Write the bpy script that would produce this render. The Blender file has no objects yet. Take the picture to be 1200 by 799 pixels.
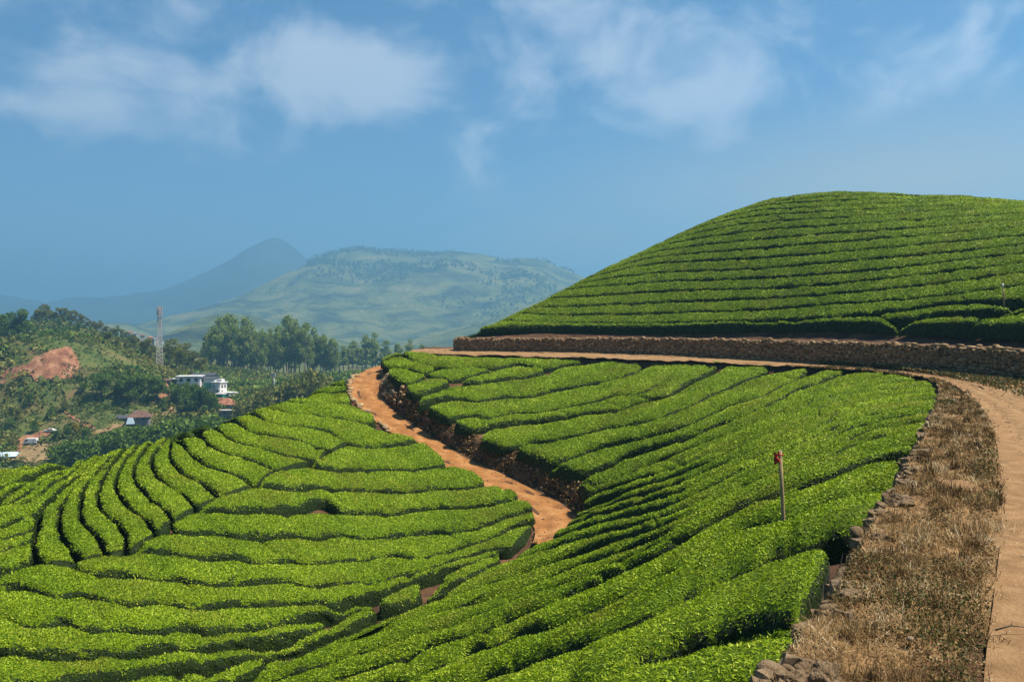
import bpy, math, random
import numpy as np
from mathutils import Vector, Matrix

# ------------------------------------------------------------------ camera, sky, sun, exposure
scene = bpy.context.scene
COL = scene.collection
cam_data = bpy.data.cameras.new("camera")
cam = bpy.data.objects.new("camera", cam_data)
COL.objects.link(cam)
cam.location = (0, 0, 0)
cam.rotation_euler = (math.radians(90), 0, 0)
cam_data.sensor_width = 36
cam_data.lens = 30.0                       # 1000 px focal length at 1200 px width
cam_data.shift_y = -19.5 / 1200            # horizon at row 380 of 799
cam_data.clip_start = 0.1
cam_data.clip_end = 30000
scene.camera = cam

SUN_EL, SUN_AZ = math.radians(62), math.radians(92)      # azimuth clockwise from +Y (view direction)
world = bpy.data.worlds.new("World")
scene.world = world
world.use_nodes = True

def build_world():
    nt = world.node_tree
    nt.nodes.clear()
    N, L = nt.nodes.new, nt.links.new
    out = N("ShaderNodeOutputWorld"); bg = N("ShaderNodeBackground")
    sky = N("ShaderNodeTexSky"); sky.sky_type = 'NISHITA'; sky.sun_disc = False
    sky.sun_elevation = SUN_EL; sky.sun_rotation = SUN_AZ
    sky.altitude = 1500; sky.air_density = 1.0; sky.dust_density = 0.6; sky.ozone_density = 2.0
    tc = N("ShaderNodeTexCoord")
    # project the direction on a flat cloud layer: (x, y) / (z + .12)
    sep = N("ShaderNodeSeparateXYZ"); L(tc.outputs["Generated"], sep.inputs[0])
    add = N("ShaderNodeMath"); add.operation = 'ADD'; add.inputs[1].default_value = 0.16
    L(sep.outputs[2], add.inputs[0])
    dx = N("ShaderNodeMath"); dx.operation = 'DIVIDE'; L(sep.outputs[0], dx.inputs[0]); L(add.outputs[0], dx.inputs[1])
    dy = N("ShaderNodeMath"); dy.operation = 'DIVIDE'; L(sep.outputs[1], dy.inputs[0]); L(add.outputs[0], dy.inputs[1])
    cmb = N("ShaderNodeCombineXYZ"); L(dx.outputs[0], cmb.inputs[0]); L(dy.outputs[0], cmb.inputs[1])
    noise = N("ShaderNodeTexNoise"); noise.inputs["Scale"].default_value = 7.5
    noise.inputs["Detail"].default_value = 11; noise.inputs["Roughness"].default_value = 0.54
    noise.inputs["Distortion"].default_value = 0.35
    mpc = N("ShaderNodeMapping"); mpc.inputs["Scale"].default_value = (1, 1, 1.5); L(tc.outputs["Generated"], mpc.inputs["Vector"])
    L(mpc.outputs[0], noise.inputs["Vector"])
    # three soft cumulus banks placed by compass direction
    def blob(u, v, ru, rv, amp):
        d = Vector(((u - 600) / 1000, 1, (380 - v) / 1000)).normalized()
        sub = N("ShaderNodeVectorMath"); sub.operation = 'SUBTRACT'; L(tc.outputs["Generated"], sub.inputs[0]); sub.inputs[1].default_value = d
        sc = N("ShaderNodeVectorMath"); sc.operation = 'MULTIPLY'; L(sub.outputs[0], sc.inputs[0]); sc.inputs[1].default_value = (1000 / ru, 1000 / ru, 1000 / rv)
        ln = N("ShaderNodeVectorMath"); ln.operation = 'LENGTH'; L(sc.outputs[0], ln.inputs[0])
        mr = N("ShaderNodeMapRange"); mr.interpolation_type = 'SMOOTHSTEP'
        mr.inputs[1].default_value = 1.25; mr.inputs[2].default_value = 0.0; mr.inputs[3].default_value = 0.0; mr.inputs[4].default_value = amp
        L(ln.outputs["Value"], mr.inputs[0])
        return mr.outputs[0]
    acc = None
    for b in CLOUDS:
        o = blob(*b)
        if acc is None: acc = o
        else:
            m = N("ShaderNodeMath"); m.operation = 'MAXIMUM'; L(acc, m.inputs[0]); L(o, m.inputs[1]); acc = m.outputs[0]
    s = N("ShaderNodeMath"); s.operation = 'MULTIPLY_ADD'; L(noise.outputs["Fac"], s.inputs[0]); s.inputs[1].default_value = 3.0; s.inputs[2].default_value = -1.62
    s2 = N("ShaderNodeMath"); s2.operation = 'ADD'; L(s.outputs[0], s2.inputs[0]); L(acc, s2.inputs[1])
    cl = N("ShaderNodeMapRange"); cl.interpolation_type = 'SMOOTHSTEP'
    cl.inputs[1].default_value = -0.05; cl.inputs[2].default_value = 0.85; cl.inputs[3].default_value = 0.0; cl.inputs[4].default_value = 0.68
    L(s2.outputs[0], cl.inputs[0])
    hsv = N("ShaderNodeHueSaturation"); hsv.inputs["Saturation"].default_value = SKY_SAT; hsv.inputs["Value"].default_value = SKY_VAL
    L(sky.outputs[0], hsv.inputs["Color"])
    mix = N("ShaderNodeMix"); mix.data_type = 'RGBA'
    L(cl.outputs[0], mix.inputs[0]); L(hsv.outputs[0], mix.inputs[6]); mix.inputs[7].default_value = CLOUD_COL
    veil = None
    for b in VEIL:
        o = blob(*b)
        if veil is None: veil = o
        else:
            m = N("ShaderNodeMath"); m.operation = 'MAXIMUM'; L(veil, m.inputs[0]); L(o, m.inputs[1]); veil = m.outputs[0]
    n2 = N("ShaderNodeTexNoise"); n2.inputs["Scale"].default_value = 1.1; n2.inputs["Detail"].default_value = 4; L(cmb.outputs[0], n2.inputs["Vector"])
    mm = N("ShaderNodeMath"); mm.operation = 'MULTIPLY_ADD'; L(n2.outputs["Fac"], mm.inputs[0]); mm.inputs[1].default_value = .8; mm.inputs[2].default_value = .6
    mv = N("ShaderNodeMath"); mv.operation = 'MULTIPLY'; mv.use_clamp = True; L(veil, mv.inputs[0]); L(mm.outputs[0], mv.inputs[1])
    mix2 = N("ShaderNodeMix"); mix2.data_type = 'RGBA'
    L(mv.outputs[0], mix2.inputs[0]); L(mix.outputs[2], mix2.inputs[6]); mix2.inputs[7].default_value = VEIL_COL
    L(mix2.outputs[2], bg.inputs[0]); bg.inputs[1].default_value = SKY_STRENGTH
    L(bg.outputs[0], out.inputs[0])

SKY_STRENGTH = 0.05
SKY_SAT, SKY_VAL = 1.3, 1.0
CLOUD_COL = (7.6, 7.9, 8.6, 1)
VEIL = [(1100, 270, 470, 140, .95), (700, 320, 190, 85, .9)]
VEIL_COL = (7.2, 5.9, 3.5, 1)
CLOUDS = [(120, 70, 230, 100, .72), (400, 85, 170, 85, .95), (230, 95, 130, 75, .8), (690, 55, 150, 120, .75), (850, 110, 190, 75, .6), (1060, 60, 240, 90, .12), (60, 5, 200, 60, .7), (500, 20, 900, 130, .2)]
build_world()

sun_data = bpy.data.lights.new("sun", 'SUN')
sun_data.energy = 5.0
sun_data.angle = math.radians(3)
sun_data.color = (1.0, 0.93, 0.82)
sun = bpy.data.objects.new("sun", sun_data)
COL.objects.link(sun)
sun_dir = Vector((math.sin(SUN_AZ) * math.cos(SUN_EL), math.cos(SUN_AZ) * math.cos(SUN_EL), math.sin(SUN_EL)))
sun.rotation_euler = sun_dir.to_track_quat('Z', 'Y').to_euler()
scene.view_settings.view_transform = 'Standard'
scene.view_settings.look = 'None'
scene.view_settings.gamma = 1.0
scene.view_settings.exposure = 1.2
cy = scene.cycles
cy.max_bounces = 6; cy.diffuse_bounces = 2; cy.glossy_bounces = 2; cy.transmission_bounces = 3
cy.transparent_max_bounces = 4; cy.volume_bounces = 1
cy.use_denoising = True

rng = np.random.default_rng(7)
random.seed(7)
# ------------------------------------------------------------------ numpy helpers
def U(u, v, Y):
    """a point seen at photo pixel (u, v) that stands Y metres ahead"""
    return ((u - 600) / 1000 * Y, Y, (380 - v) / 1000 * Y)

def _hash(ix, iy, seed):
    h = (ix.astype(np.int64) * 374761393 + iy.astype(np.int64) * 668265263 + seed * 1442695041) & 0xFFFFFFFF
    h = ((h ^ (h >> 13)) * 1274126177) & 0xFFFFFFFF
    return ((h ^ (h >> 16)) & 0xFFFF) / 65535.0

def vnoise(x, y, seed=0):
    x = np.asarray(x, float); y = np.asarray(y, float)
    ix = np.floor(x); iy = np.floor(y); fx = x - ix; fy = y - iy
    fx = fx * fx * (3 - 2 * fx); fy = fy * fy * (3 - 2 * fy)
    a = _hash(ix, iy, seed); b = _hash(ix + 1, iy, seed); c = _hash(ix, iy + 1, seed); d = _hash(ix + 1, iy + 1, seed)
    return (a * (1 - fx) + b * fx) * (1 - fy) + (c * (1 - fx) + d * fx) * fy

def fbm(x, y, seed=0, octv=4, rough=.5):
    s = 0; amp = 1; tot = 0; f = 1
    for o in range(octv):
        s = s + amp * (vnoise(np.asarray(x) * f, np.asarray(y) * f, seed + o * 17) - .5); tot += amp; amp *= rough; f *= 2.03
    return s / tot

def sstep(a, b, x):
    t = np.clip((x - a) / (b - a), 0, 1)
    return t * t * (3 - 2 * t)

class Field:
    """smooth height field through scattered points (thin plate spline)"""
    def __init__(self, pts, lam=0.02):
        P = np.array(pts, float); n = len(P)
        self.c = P[:, :2].mean(0); self.s = 30.0
        X = (P[:, :2] - self.c) / self.s; self.X = X
        K = self.k(X, X) + lam * np.eye(n)
        A = np.zeros((n + 3, n + 3)); A[:n, :n] = K; A[:n, n] = 1; A[:n, n + 1:] = X; A[n, :n] = 1; A[n + 1:, :n] = X.T
        b = np.zeros(n + 3); b[:n] = P[:, 2]
        self.w = np.linalg.solve(A, b)
    @staticmethod
    def k(A, B):
        r2 = ((A[:, None, :] - B[None]) ** 2).sum(-1)
        return np.where(r2 > 1e-12, .5 * r2 * np.log(np.maximum(r2, 1e-12)), 0)
    def __call__(self, x, y):
        x = np.asarray(x, float); y = np.asarray(y, float); sh = x.shape
        Q = (np.stack([x.ravel(), y.ravel()], -1) - self.c) / self.s
        out = np.empty(len(Q))
        for i in range(0, len(Q), 20000):
            q = Q[i:i + 20000]
            out[i:i + 20000] = self.k(q, self.X) @ self.w[:len(self.X)] + self.w[-3] + q @ self.w[-2:]
        return out.reshape(sh)

def unproject(F, uv, y0, y1, steps=700):
    """photo pixels -> first points of the height field F along their sight lines"""
    uv = np.array(uv, float)
    a = (uv[:, 0] - 600) / 1000; b = (380 - uv[:, 1]) / 1000
    Y = np.geomspace(y0, y1, steps)
    D = b[:, None] * Y[None] - F(a[:, None] * Y[None], np.broadcast_to(Y, (len(uv), steps)))
    below = D < 0
    k = np.argmax(below, 1); miss = ~below.any(1)
    near = np.argmin(D, 1)
    k = np.where(miss, near, np.maximum(k, 1))
    k0 = np.maximum(k - 1, 0); r = np.arange(len(uv))
    d0 = D[r, k0]; d1 = D[r, k]
    t = np.where(miss, 1.0, d0 / np.maximum(d0 - d1, 1e-9))
    Yh = Y[k0] + (Y[k] - Y[k0]) * np.clip(t, 0, 1)
    return np.stack([a * Yh, Yh], -1)

def dens_px(pts, step=5.0):
    P = np.array(pts, float)
    out = []
    n = len(P)
    for i in range(n - 1):
        p0 = P[max(i - 1, 0)]; p1 = P[i]; p2 = P[i + 1]; p3 = P[min(i + 2, n - 1)]
        m = max(1, int(np.hypot(*(p2 - p1)) / step))
        for j in range(m):
            t = j / m
            m1 = (p2 - p0) * .4; m2 = (p3 - p1) * .4
            out.append((2 * t**3 - 3 * t**2 + 1) * p1 + (t**3 - 2 * t**2 + t) * m1 + (-2 * t**3 + 3 * t**2) * p2 + (t**3 - t**2) * m2)
    out.append(P[-1])
    return np.array(out)

def arclen(P):
    d = np.hypot(*(np.diff(P, axis=0).T)); return np.concatenate([[0], np.cumsum(d)])

def resample(P, n):
    s = arclen(P); t = np.linspace(0, s[-1], n)
    return np.stack([np.interp(t, s, P[:, k]) for k in range(P.shape[1])], -1)

def smooth(P, it=2):
    P = P.copy()
    for _ in range(it):
        P[1:-1] = .25 * P[:-2] + .5 * P[1:-1] + .25 * P[2:]
    return P

def sdist(x, y, poly):
    """signed distance (left of the walking direction is positive) and the arc parameter of the nearest point"""
    x = np.asarray(x, float); y = np.asarray(y, float); sh = x.shape
    q = np.stack([x.ravel(), y.ravel()], -1)
    best = np.full(len(q), 1e9); sg = np.ones(len(q)); par = np.zeros(len(q))
    S = arclen(poly[:, :2])
    for i in range(len(poly) - 1):
        a = poly[i, :2]; b = poly[i + 1, :2]; ab = b - a
        t = np.clip(((q - a) @ ab) / (ab @ ab + 1e-12), 0, 1)
        d = q - (a + t[:, None] * ab)
        dist = np.hypot(d[:, 0], d[:, 1])
        m = dist < best
        best[m] = dist[m]
        sg[m] = np.sign(ab[0] * d[m, 1] - ab[1] * d[m, 0])
        par[m] = S[i] + t[m] * np.hypot(*ab)
    return (best * np.where(sg == 0, 1, sg)).reshape(sh), par.reshape(sh)

# ------------------------------------------------------------------ mesh helpers
def mesh_from(name, V, faces, mats=(), matidx=None, smooth_shade=True, rnd=None):
    """faces: list of (k, m) index arrays with the same corner count each"""
    me = bpy.data.meshes.new(name)
    V = np.asarray(V, np.float32)
    me.vertices.add(len(V)); me.vertices.foreach_set("co", V.ravel())
    loops = np.concatenate([f.ravel() for f in faces]) if faces else np.zeros(0, int)
    counts = np.concatenate([np.full(len(f), f.shape[1]) for f in faces])
    me.loops.add(len(loops)); me.loops.foreach_set("vertex_index", loops.astype(np.int32))
    me.polygons.add(len(counts))
    me.polygons.foreach_set("loop_start", np.concatenate([[0], np.cumsum(counts)[:-1]]).astype(np.int32))
    me.polygons.foreach_set("loop_total", counts.astype(np.int32))
    for m in mats: me.materials.append(m)
    if matidx is not None: me.polygons.foreach_set("material_index", np.asarray(matidx, np.int32))
    me.polygons.foreach_set("use_smooth", np.full(len(counts), smooth_shade) if np.isscalar(smooth_shade) else np.asarray(smooth_shade, bool))
    if rnd is not None:
        at = me.attributes.new("rnd", 'FLOAT', 'FACE'); at.data.foreach_set("value", np.asarray(rnd, np.float32))
    me.update(calc_edges=True)
    return me

def link(name, me, parent=None, loc=None):
    o = bpy.data.objects.new(name, me); COL.objects.link(o)
    if loc is not None: o.location = loc
    if parent is not None: o.parent = parent
    return o

def tag(o, label=None, cat=None, group=None, kind=None):
    if label: o["label"] = label
    if cat: o["category"] = cat
    if group: o["group"] = group
    if kind: o["kind"] = kind
    return o

def grid_faces(nu, nv, off=0, closed=False):
    i = np.arange(nu - 1)[:, None]; j = np.arange(nv - (0 if closed else 1))[None]
    a = i * nv + j; b = i * nv + (j + 1) % nv; c = (i + 1) * nv + (j + 1) % nv; d = (i + 1) * nv + j
    return np.stack([a, d, c, b], -1).reshape(-1, 4) + off

class MB:
    """collects simple shapes into one mesh"""
    def __init__(self): self.v = []; self.f = {}; self.n = 0
    def add(self, V, F):
        V = np.asarray(V, float); self.v.append(V)
        for f in F:
            self.f.setdefault(len(f), []).append(np.asarray(f) + self.n)
        self.n += len(V); return self
    def box(self, c, s, rz=0, taper=1.0):
        x, y, z = np.array(s) / 2
        P = np.array([[-x, -y, -z], [x, -y, -z], [x, y, -z], [-x, y, -z], [-x * taper, -y * taper, z], [x * taper, -y * taper, z], [x * taper, y * taper, z], [-x * taper, y * taper, z]])
        co, si = math.cos(rz), math.sin(rz)
        P = np.stack([P[:, 0] * co - P[:, 1] * si, P[:, 0] * si + P[:, 1] * co, P[:, 2]], -1) + np.array(c)
        return self.add(P, [(3, 2, 1, 0), (4, 5, 6, 7), (0, 1, 5, 4), (1, 2, 6, 5), (2, 3, 7, 6), (3, 0, 4, 7)])
    def tube(self, pts, radii, n=8, cap=True):
        pts = [Vector(p) for p in pts]
        if np.isscalar(radii): radii = [radii] * len(pts)
        V = []
        for i, p in enumerate(pts):
            t = (pts[min(i + 1, len(pts) - 1)] - pts[max(i - 1, 0)]).normalized()
            a = t.cross(Vector((0, 0, 1)) if abs(t.z) < .9 else Vector((1, 0, 0))).normalized(); b = t.cross(a)
            for k in range(n):
                q = 2 * math.pi * k / n
                V.append(p + (a * math.cos(q) + b * math.sin(q)) * radii[i])
        F = [tuple(x) for x in grid_faces(len(pts), n, 0, True)]
        if cap: F += [tuple(range(n)), tuple(range(len(V) - 1, len(V) - n - 1, -1))]
        return self.add([tuple(v) for v in V], F)
    def prism(self, poly, z0, z1):
        n = len(poly); V = [(p[0], p[1], z0) for p in poly] + [(p[0], p[1], z1) for p in poly]
        return self.add(V, [tuple(range(n - 1, -1, -1)), tuple(range(n, 2 * n))] + [(i, (i + 1) % n, n + (i + 1) % n, n + i) for i in range(n)])
    def build(self, name, mat, parent=None, loc=None, smooth_shade=False):
        faces = [np.array(f) for k, f in sorted(self.f.items())]
        return link(name, mesh_from(name, np.concatenate(self.v), faces, [mat], None, smooth_shade), parent, loc)

# ------------------------------------------------------------------ materials
def new_mat(name):
    m = bpy.data.materials.new(name); m.use_nodes = True
    nt = m.node_tree; nt.nodes.clear()
    return m, nt, nt.nodes.new, nt.links.new

def ramp(N, stops):
    r = N("ShaderNodeValToRGB"); e = r.color_ramp.elements
    while len(e) < len(stops): e.new(0.5)
    for el, (p, c) in zip(e, stops):
        el.position = p; el.color = (*c, 1)
    return r

def mat_noise(name, stops, scale=1.0, rough=.9, detail=6, bump=0.0, bump_scale=None, obj=False, spec=.2, distort=0, bump_dist=.05, stretch=None):
    m, nt, N, L = new_mat(name)
    out = N("ShaderNodeOutputMaterial"); b = N("ShaderNodeBsdfPrincipled")
    b.inputs["Roughness"].default_value = rough; b.inputs["Specular IOR Level"].default_value = spec
    if obj:
        tc = N("ShaderNodeTexCoord"); co = tc.outputs["Object"]
    else:
        g = N("ShaderNodeNewGeometry"); co = g.outputs["Position"]
    if stretch:
        mp = N("ShaderNodeMapping"); mp.inputs["Scale"].default_value = stretch; L(co, mp.inputs["Vector"]); co = mp.outputs[0]
    n = N("ShaderNodeTexNoise"); n.inputs["Scale"].default_value = scale; n.inputs["Detail"].default_value = detail; n.inputs["Roughness"].default_value = .62
    n.inputs["Distortion"].default_value = distort
    L(co, n.inputs["Vector"])
    r = ramp(N, stops); L(n.outputs["Fac"], r.inputs[0]); L(r.outputs[0], b.inputs["Base Color"])
    if bump:
        n2 = N("ShaderNodeTexNoise"); n2.inputs["Scale"].default_value = bump_scale or scale * 4; n2.inputs["Detail"].default_value = 8; n2.inputs["Roughness"].default_value = .65
        L(co, n2.inputs["Vector"])
        bp = N("ShaderNodeBump"); bp.inputs["Strength"].default_value = bump; bp.inputs["Distance"].default_value = bump_dist
        L(n2.outputs["Fac"], bp.inputs["Height"]); L(bp.outputs[0], b.inputs["Normal"])
    L(b.outputs[0], out.inputs[0])
    return m

def mat_plain(name, col, rough=.6, metal=0, spec=.4):
    m, nt, N, L = new_mat(name)
    out = N("ShaderNodeOutputMaterial"); b = N("ShaderNodeBsdfPrincipled")
    n = N("ShaderNodeTexNoise"); n.inputs["Scale"].default_value = 3; n.inputs["Detail"].default_value = 5
    g = N("ShaderNodeNewGeometry"); L(g.outputs["Position"], n.inputs["Vector"])
    c = np.array(col)
    r = ramp(N, [(.3, tuple(c * .8)), (.7, tuple(np.minimum(c * 1.08, .9)))]); L(n.outputs["Fac"], r.inputs[0]); L(r.outputs[0], b.inputs["Base Color"])
    b.inputs["Roughness"].default_value = rough; b.inputs["Metallic"].default_value = metal; b.inputs["Specular IOR Level"].default_value = spec
    L(b.outputs[0], out.inputs[0])
    return m

def mat_leaf(name, stops, patch=None, trans=.3, rough=.55, tint_scale=.35, spec=.16):
    """leaf colour from the per-leaf value 'rnd', varied over the ground by a slow noise"""
    m, nt, N, L = new_mat(name)
    out = N("ShaderNodeOutputMaterial"); b = N("ShaderNodeBsdfPrincipled")
    at = N("ShaderNodeAttribute"); at.attribute_name = "rnd"
    r = ramp(N, stops); L(at.outputs["Fac"], r.inputs[0])
    col = r.outputs[0]
    if patch:
        g = N("ShaderNodeNewGeometry")
        n = N("ShaderNodeTexNoise"); n.inputs["Scale"].default_value = tint_scale; n.inputs["Detail"].default_value = 6; n.inputs["Roughness"].default_value = .6
        L(g.outputs["Position"], n.inputs["Vector"])
        mr = N("ShaderNodeMapRange"); mr.inputs[1].default_value = .5; mr.inputs[2].default_value = .78; mr.inputs[3].default_value = 0; mr.inputs[4].default_value = .7
        L(n.outputs["Fac"], mr.inputs[0])
        mx = N("ShaderNodeMix"); mx.data_type = 'RGBA'; L(mr.outputs[0], mx.inputs[0]); L(col, mx.inputs[6]); mx.inputs[7].default_value = (*patch, 1)
        col = mx.outputs[2]
    L(col, b.inputs["Base Color"])
    b.inputs["Roughness"].default_value = rough; b.inputs["Specular IOR Level"].default_value = spec
    if trans:
        t = N("ShaderNodeBsdfTranslucent"); L(col, t.inputs["Color"])
        mi = N("ShaderNodeMixShader"); mi.inputs[0].default_value = trans
        L(b.outputs[0], mi.inputs[1]); L(t.outputs[0], mi.inputs[2]); L(mi.outputs[0], out.inputs[0])
    else:
        L(b.outputs[0], out.inputs[0])
    return m

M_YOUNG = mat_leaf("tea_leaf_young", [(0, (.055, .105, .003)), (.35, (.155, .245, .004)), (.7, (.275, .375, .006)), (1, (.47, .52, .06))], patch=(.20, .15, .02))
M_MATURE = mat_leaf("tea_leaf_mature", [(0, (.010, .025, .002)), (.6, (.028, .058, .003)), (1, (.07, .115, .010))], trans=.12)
M_HEDGE = mat_noise("tea_hedge_inside_shade", [(.3, (.005, .012, .002)), (.7, (.016, .030, .003))], scale=6, rough=.8, bump=.8, bump_scale=14, bump_dist=.1)  # inner twigs, with the shade inside and between rows painted into the colour
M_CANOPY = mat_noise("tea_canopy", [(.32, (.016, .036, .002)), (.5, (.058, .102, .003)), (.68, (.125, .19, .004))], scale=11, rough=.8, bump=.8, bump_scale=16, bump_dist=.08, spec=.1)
M_SOIL = mat_noise("plantation_soil", [(.25, (.022, .012, .006)), (.5, (.065, .032, .015)), (.75, (.14, .066, .03))], scale=.8, bump=.8, bump_scale=6)
M_ROAD = mat_noise("dirt_road", [(.2, (.13, .070, .026)), (.5, (.235, .132, .055)), (.8, (.34, .21, .10))], scale=2.6, bump=.9, bump_scale=22, detail=12)
M_ROADR = mat_noise("dirt_road_red", [(.25, (.13, .05, .014)), (.5, (.245, .105, .03)), (.75, (.35, .19, .07))], scale=1.0, bump=.6, bump_scale=5, detail=9)
M_VERGE = mat_noise("dry_verge", [(.2, (.09, .05, .02)), (.5, (.21, .12, .05)), (.8, (.33, .20, .09))], scale=2.2, bump=1, bump_scale=12, detail=9)
M_WOOD = mat_noise("stake_wood", [(.3, (.20, .13, .06)), (.7, (.42, .30, .16))], scale=4, bump=.4, bump_scale=30, stretch=(6, 6, 1), obj=True)
M_FLAG = mat_noise("red_rag", [(.3, (.30, .02, .015)), (.7, (.5, .05, .04))], scale=30, rough=.8)
M_STONE = mat_noise("wall_stone", [(.2, (.09, .06, .04)), (.5, (.20, .145, .095)), (.8, (.36, .28, .19))], scale=1.9, bump=.8, bump_scale=9, detail=3)
M_ROCK = mat_noise("verge_rock", [(.25, (.07, .043, .021)), (.5, (.16, .105, .055)), (.8, (.30, .22, .135))], scale=4, bump=1, bump_scale=14)

# ------------------------------------------------------------------ the shape of the land (canopy heights)
GULLY = [U(500, 700, 36), U(405, 748, 31.5), U(310, 785, 28.5), U(555, 668, 39.5), U(600, 648, 42), U(640, 636, 43), U(250, 840, 25.5), U(150, 900, 22)]
SLOPE = [U(455, 425, 80), U(474, 447, 69), U(500, 470, 66), U(530, 488, 63), U(565, 505, 60.5), U(605, 522, 57), U(645, 540, 53), U(680, 553, 50.5), U(693, 568, 48.5),
         U(690, 582, 47), U(670, 605, 45.5), U(645, 628, 43.5), U(472, 410, 88), U(520, 416, 84), U(600, 418, 81), U(700, 421, 76), U(850, 427.5, 66), U(950, 436, 57.5),
         U(1040, 443, 50), U(1095, 460, 40), U(1095, 490, 29), U(1060, 545, 19.5), U(1000, 610, 14), U(960, 680, 10.8), U(920, 760, 8.7),
         U(700, 479, 62), U(600, 462, 69.5), U(800, 500, 50), U(800, 560, 37), U(800, 650, 21.5), U(800, 720, 14), U(900, 500, 38), U(900, 560, 24.5), U(900, 610, 16.5), U(900, 700, 10.9),
         U(700, 600, 42), U(700, 650, 30), U(700, 720, 18), U(700, 790, 11.3), U(600, 700, 28.5), U(600, 760, 19.5), U(600, 799, 15.5),
         U(500, 750, 26), U(500, 799, 20.5), U(400, 799, 25), U(250, 900, 19), U(600, 950, 9), U(850, 900, 6.8),
         (-10, 96, -4.6), (-14, 104, -6), (20, 80, -3.1), (30, 60, -3.1), (26, 40, -3.1), (20, 25, -3.1), (12, 12, -3.1), (6, 3, -3.3), (-2, 1, -4.4), (-10, 6, -7.5)] + GULLY
SPUR = [U(100, 790, 24), U(200, 760, 27), U(0, 790, 22.5), U(200, 700, 31), U(100, 650, 33.5), U(300, 700, 34), U(300, 650, 38.5), U(400, 650, 41), U(400, 600, 47), U(500, 600, 48.5),
        U(500, 650, 42), U(590, 610, 46.5), U(620, 590, 48), U(560, 570, 52), U(527, 542, 57), U(500, 540, 56.5), U(470, 515, 61), U(440, 492, 66), U(405, 465, 71), U(402, 445, 75),
        U(380, 445, 74), U(400, 520, 58), U(400, 560, 52), U(300, 560, 47), U(300, 600, 43), U(200, 600, 39), U(200, 540, 47), U(100, 580, 40), U(0, 600, 36), U(0, 700, 27.5),
        U(340, 460, 66), U(300, 476, 61), U(250, 490, 56), U(200, 511, 52), U(150, 526, 49), U(100, 536, 46.5), U(50, 542, 44.5), U(0, 546, 42.5), U(-100, 548, 40),
        (-30, 50, -10), (-36, 62, -17), (-24, 59, -9.8), (-29, 70, -16), (-21.5, 67.5, -9), (-27, 78, -15.5), (-18.5, 80, -7.5), (-25, 90, -14), (-34, 47, -9.5), (-44, 58, -17),
        (-30, 25, -8), (-14, 92, -5.2), (-16, 15, -9.5)] + GULLY
HILL = [U(578, 384, 98.5), U(545, 386.5, 97.5), U(660, 383, 95), U(770, 384, 87.5), U(900, 380.5, 75), U(1000, 380, 66), U(1060, 380.5, 60.5), U(1150, 382, 52.5), U(1200, 383, 48.5),
        U(600, 365, 101), U(660, 338, 102), U(720, 308, 103), U(800, 272, 104.5), U(850, 251, 104), U(900, 234, 102), U(950, 224, 98), U(1000, 221, 94), U(1050, 224, 89.5), U(1100, 230, 85),
        U(1200, 236, 78), U(1300, 240, 70), U(1000, 300, 76), U(1000, 250, 84.5), U(900, 330, 82), U(900, 280, 90.5), U(1200, 330, 54.5), U(1200, 280, 63), U(770, 340, 94), U(770, 310, 99),
        U(1300, 377, 43), U(1300, 330, 48), U(1300, 280, 56),
        (-1.5, 107, -2), (-5, 104, -2.6), (8, 113, 2), (20, 117, 8), (31, 118, 12), (42, 110, 14), (52, 100, 13), (60, 92, 11), (70, 80, 9)]
F_M, F_S, F_H = Field(SLOPE), Field(SPUR), Field(HILL)
HT = 0.70                                                     # height of the clipped bushes

def zplane(pts, z=-3.0):
    return np.array([((u - 600) / 1000 * (z * 1000 / (380 - v)), z * 1000 / (380 - v)) for u, v in pts])
# low dirt road: photo pixel and depth of its middle
LOWROAD = np.array([U(468, 428, 91), U(447, 433, 83), U(430, 445, 78), U(428, 460, 74), U(440, 478, 70), U(470, 500, 66), U(510, 527, 61.5), U(560, 553, 57.3), U(610, 576, 53.2), U(642, 596, 49.6),
                    U(657, 612, 47), U(652, 626, 45), U(640, 637, 43.3)])
LOWROAD = np.stack([np.interp(np.linspace(0, 1, 90), np.linspace(0, 1, len(LOWROAD)), LOWROAD[:, k]) for k in range(3)], -1)
LOWROAD = smooth(LOWROAD, 12)
LR_LEN = arclen(LOWROAD[:, :2])
LR_HW = np.interp(LR_LEN, [0, LR_LEN[-1] * .5, LR_LEN[-1] - 4, LR_LEN[-1]], [1.6, 1.3, 1.45, .6])
_g = np.array(GULLY); _g = _g[[4, 3, 0, 1, 2, 6, 7], :2]
DIVIDE = np.concatenate([LOWROAD[:, :2], _g, [[-14, 12], [-20, 2]]])          # road, then the gully: slope on one side, spur on the other
DIV_Z = np.concatenate([LOWROAD[:, 2], np.full(9, 0.)])
VERGE = zplane([(905, 799), (935, 780), (968, 745), (988, 700), (1008, 650), (1036, 605), (1062, 560), (1083, 520), (1096, 490), (1103, 462), (1100, 449), (1080, 441), (1045, 437), (1000, 433), (900, 428), (800, 423), (700, 419.5), (600, 417), (520, 415.5), (478, 412.5)])
VERGE = np.concatenate([[[-4, 0], [-.5, 3.5]], VERGE, [[-11.5, 99]]])
VERGE = smooth(resample(VERGE, 260), 4)
ROAD_L = zplane([(1150, 799), (1162, 720), (1172, 640), (1175, 580), (1170, 530), (1164, 500), (1146, 470), (1118, 452), (1095, 444.5), (1060, 437.8), (1000, 431.5), (900, 426), (800, 421.3), (700, 418), (600, 415.5), (520, 413.5)])
ROAD_L = np.concatenate([[[1.5, 2.5]], ROAD_L, [[-10, 97.5], [-11, 106]]])
ROAD_R = zplane([(1560, 799), (1500, 700), (1440, 620), (1366, 560), (1275, 508), (1200, 474), (1160, 457), (1128, 447), (1088, 438.5), (1040, 432.3), (1000, 429), (900, 423), (800, 418.2), (700, 415), (600, 412.6), (520, 411)])
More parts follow.
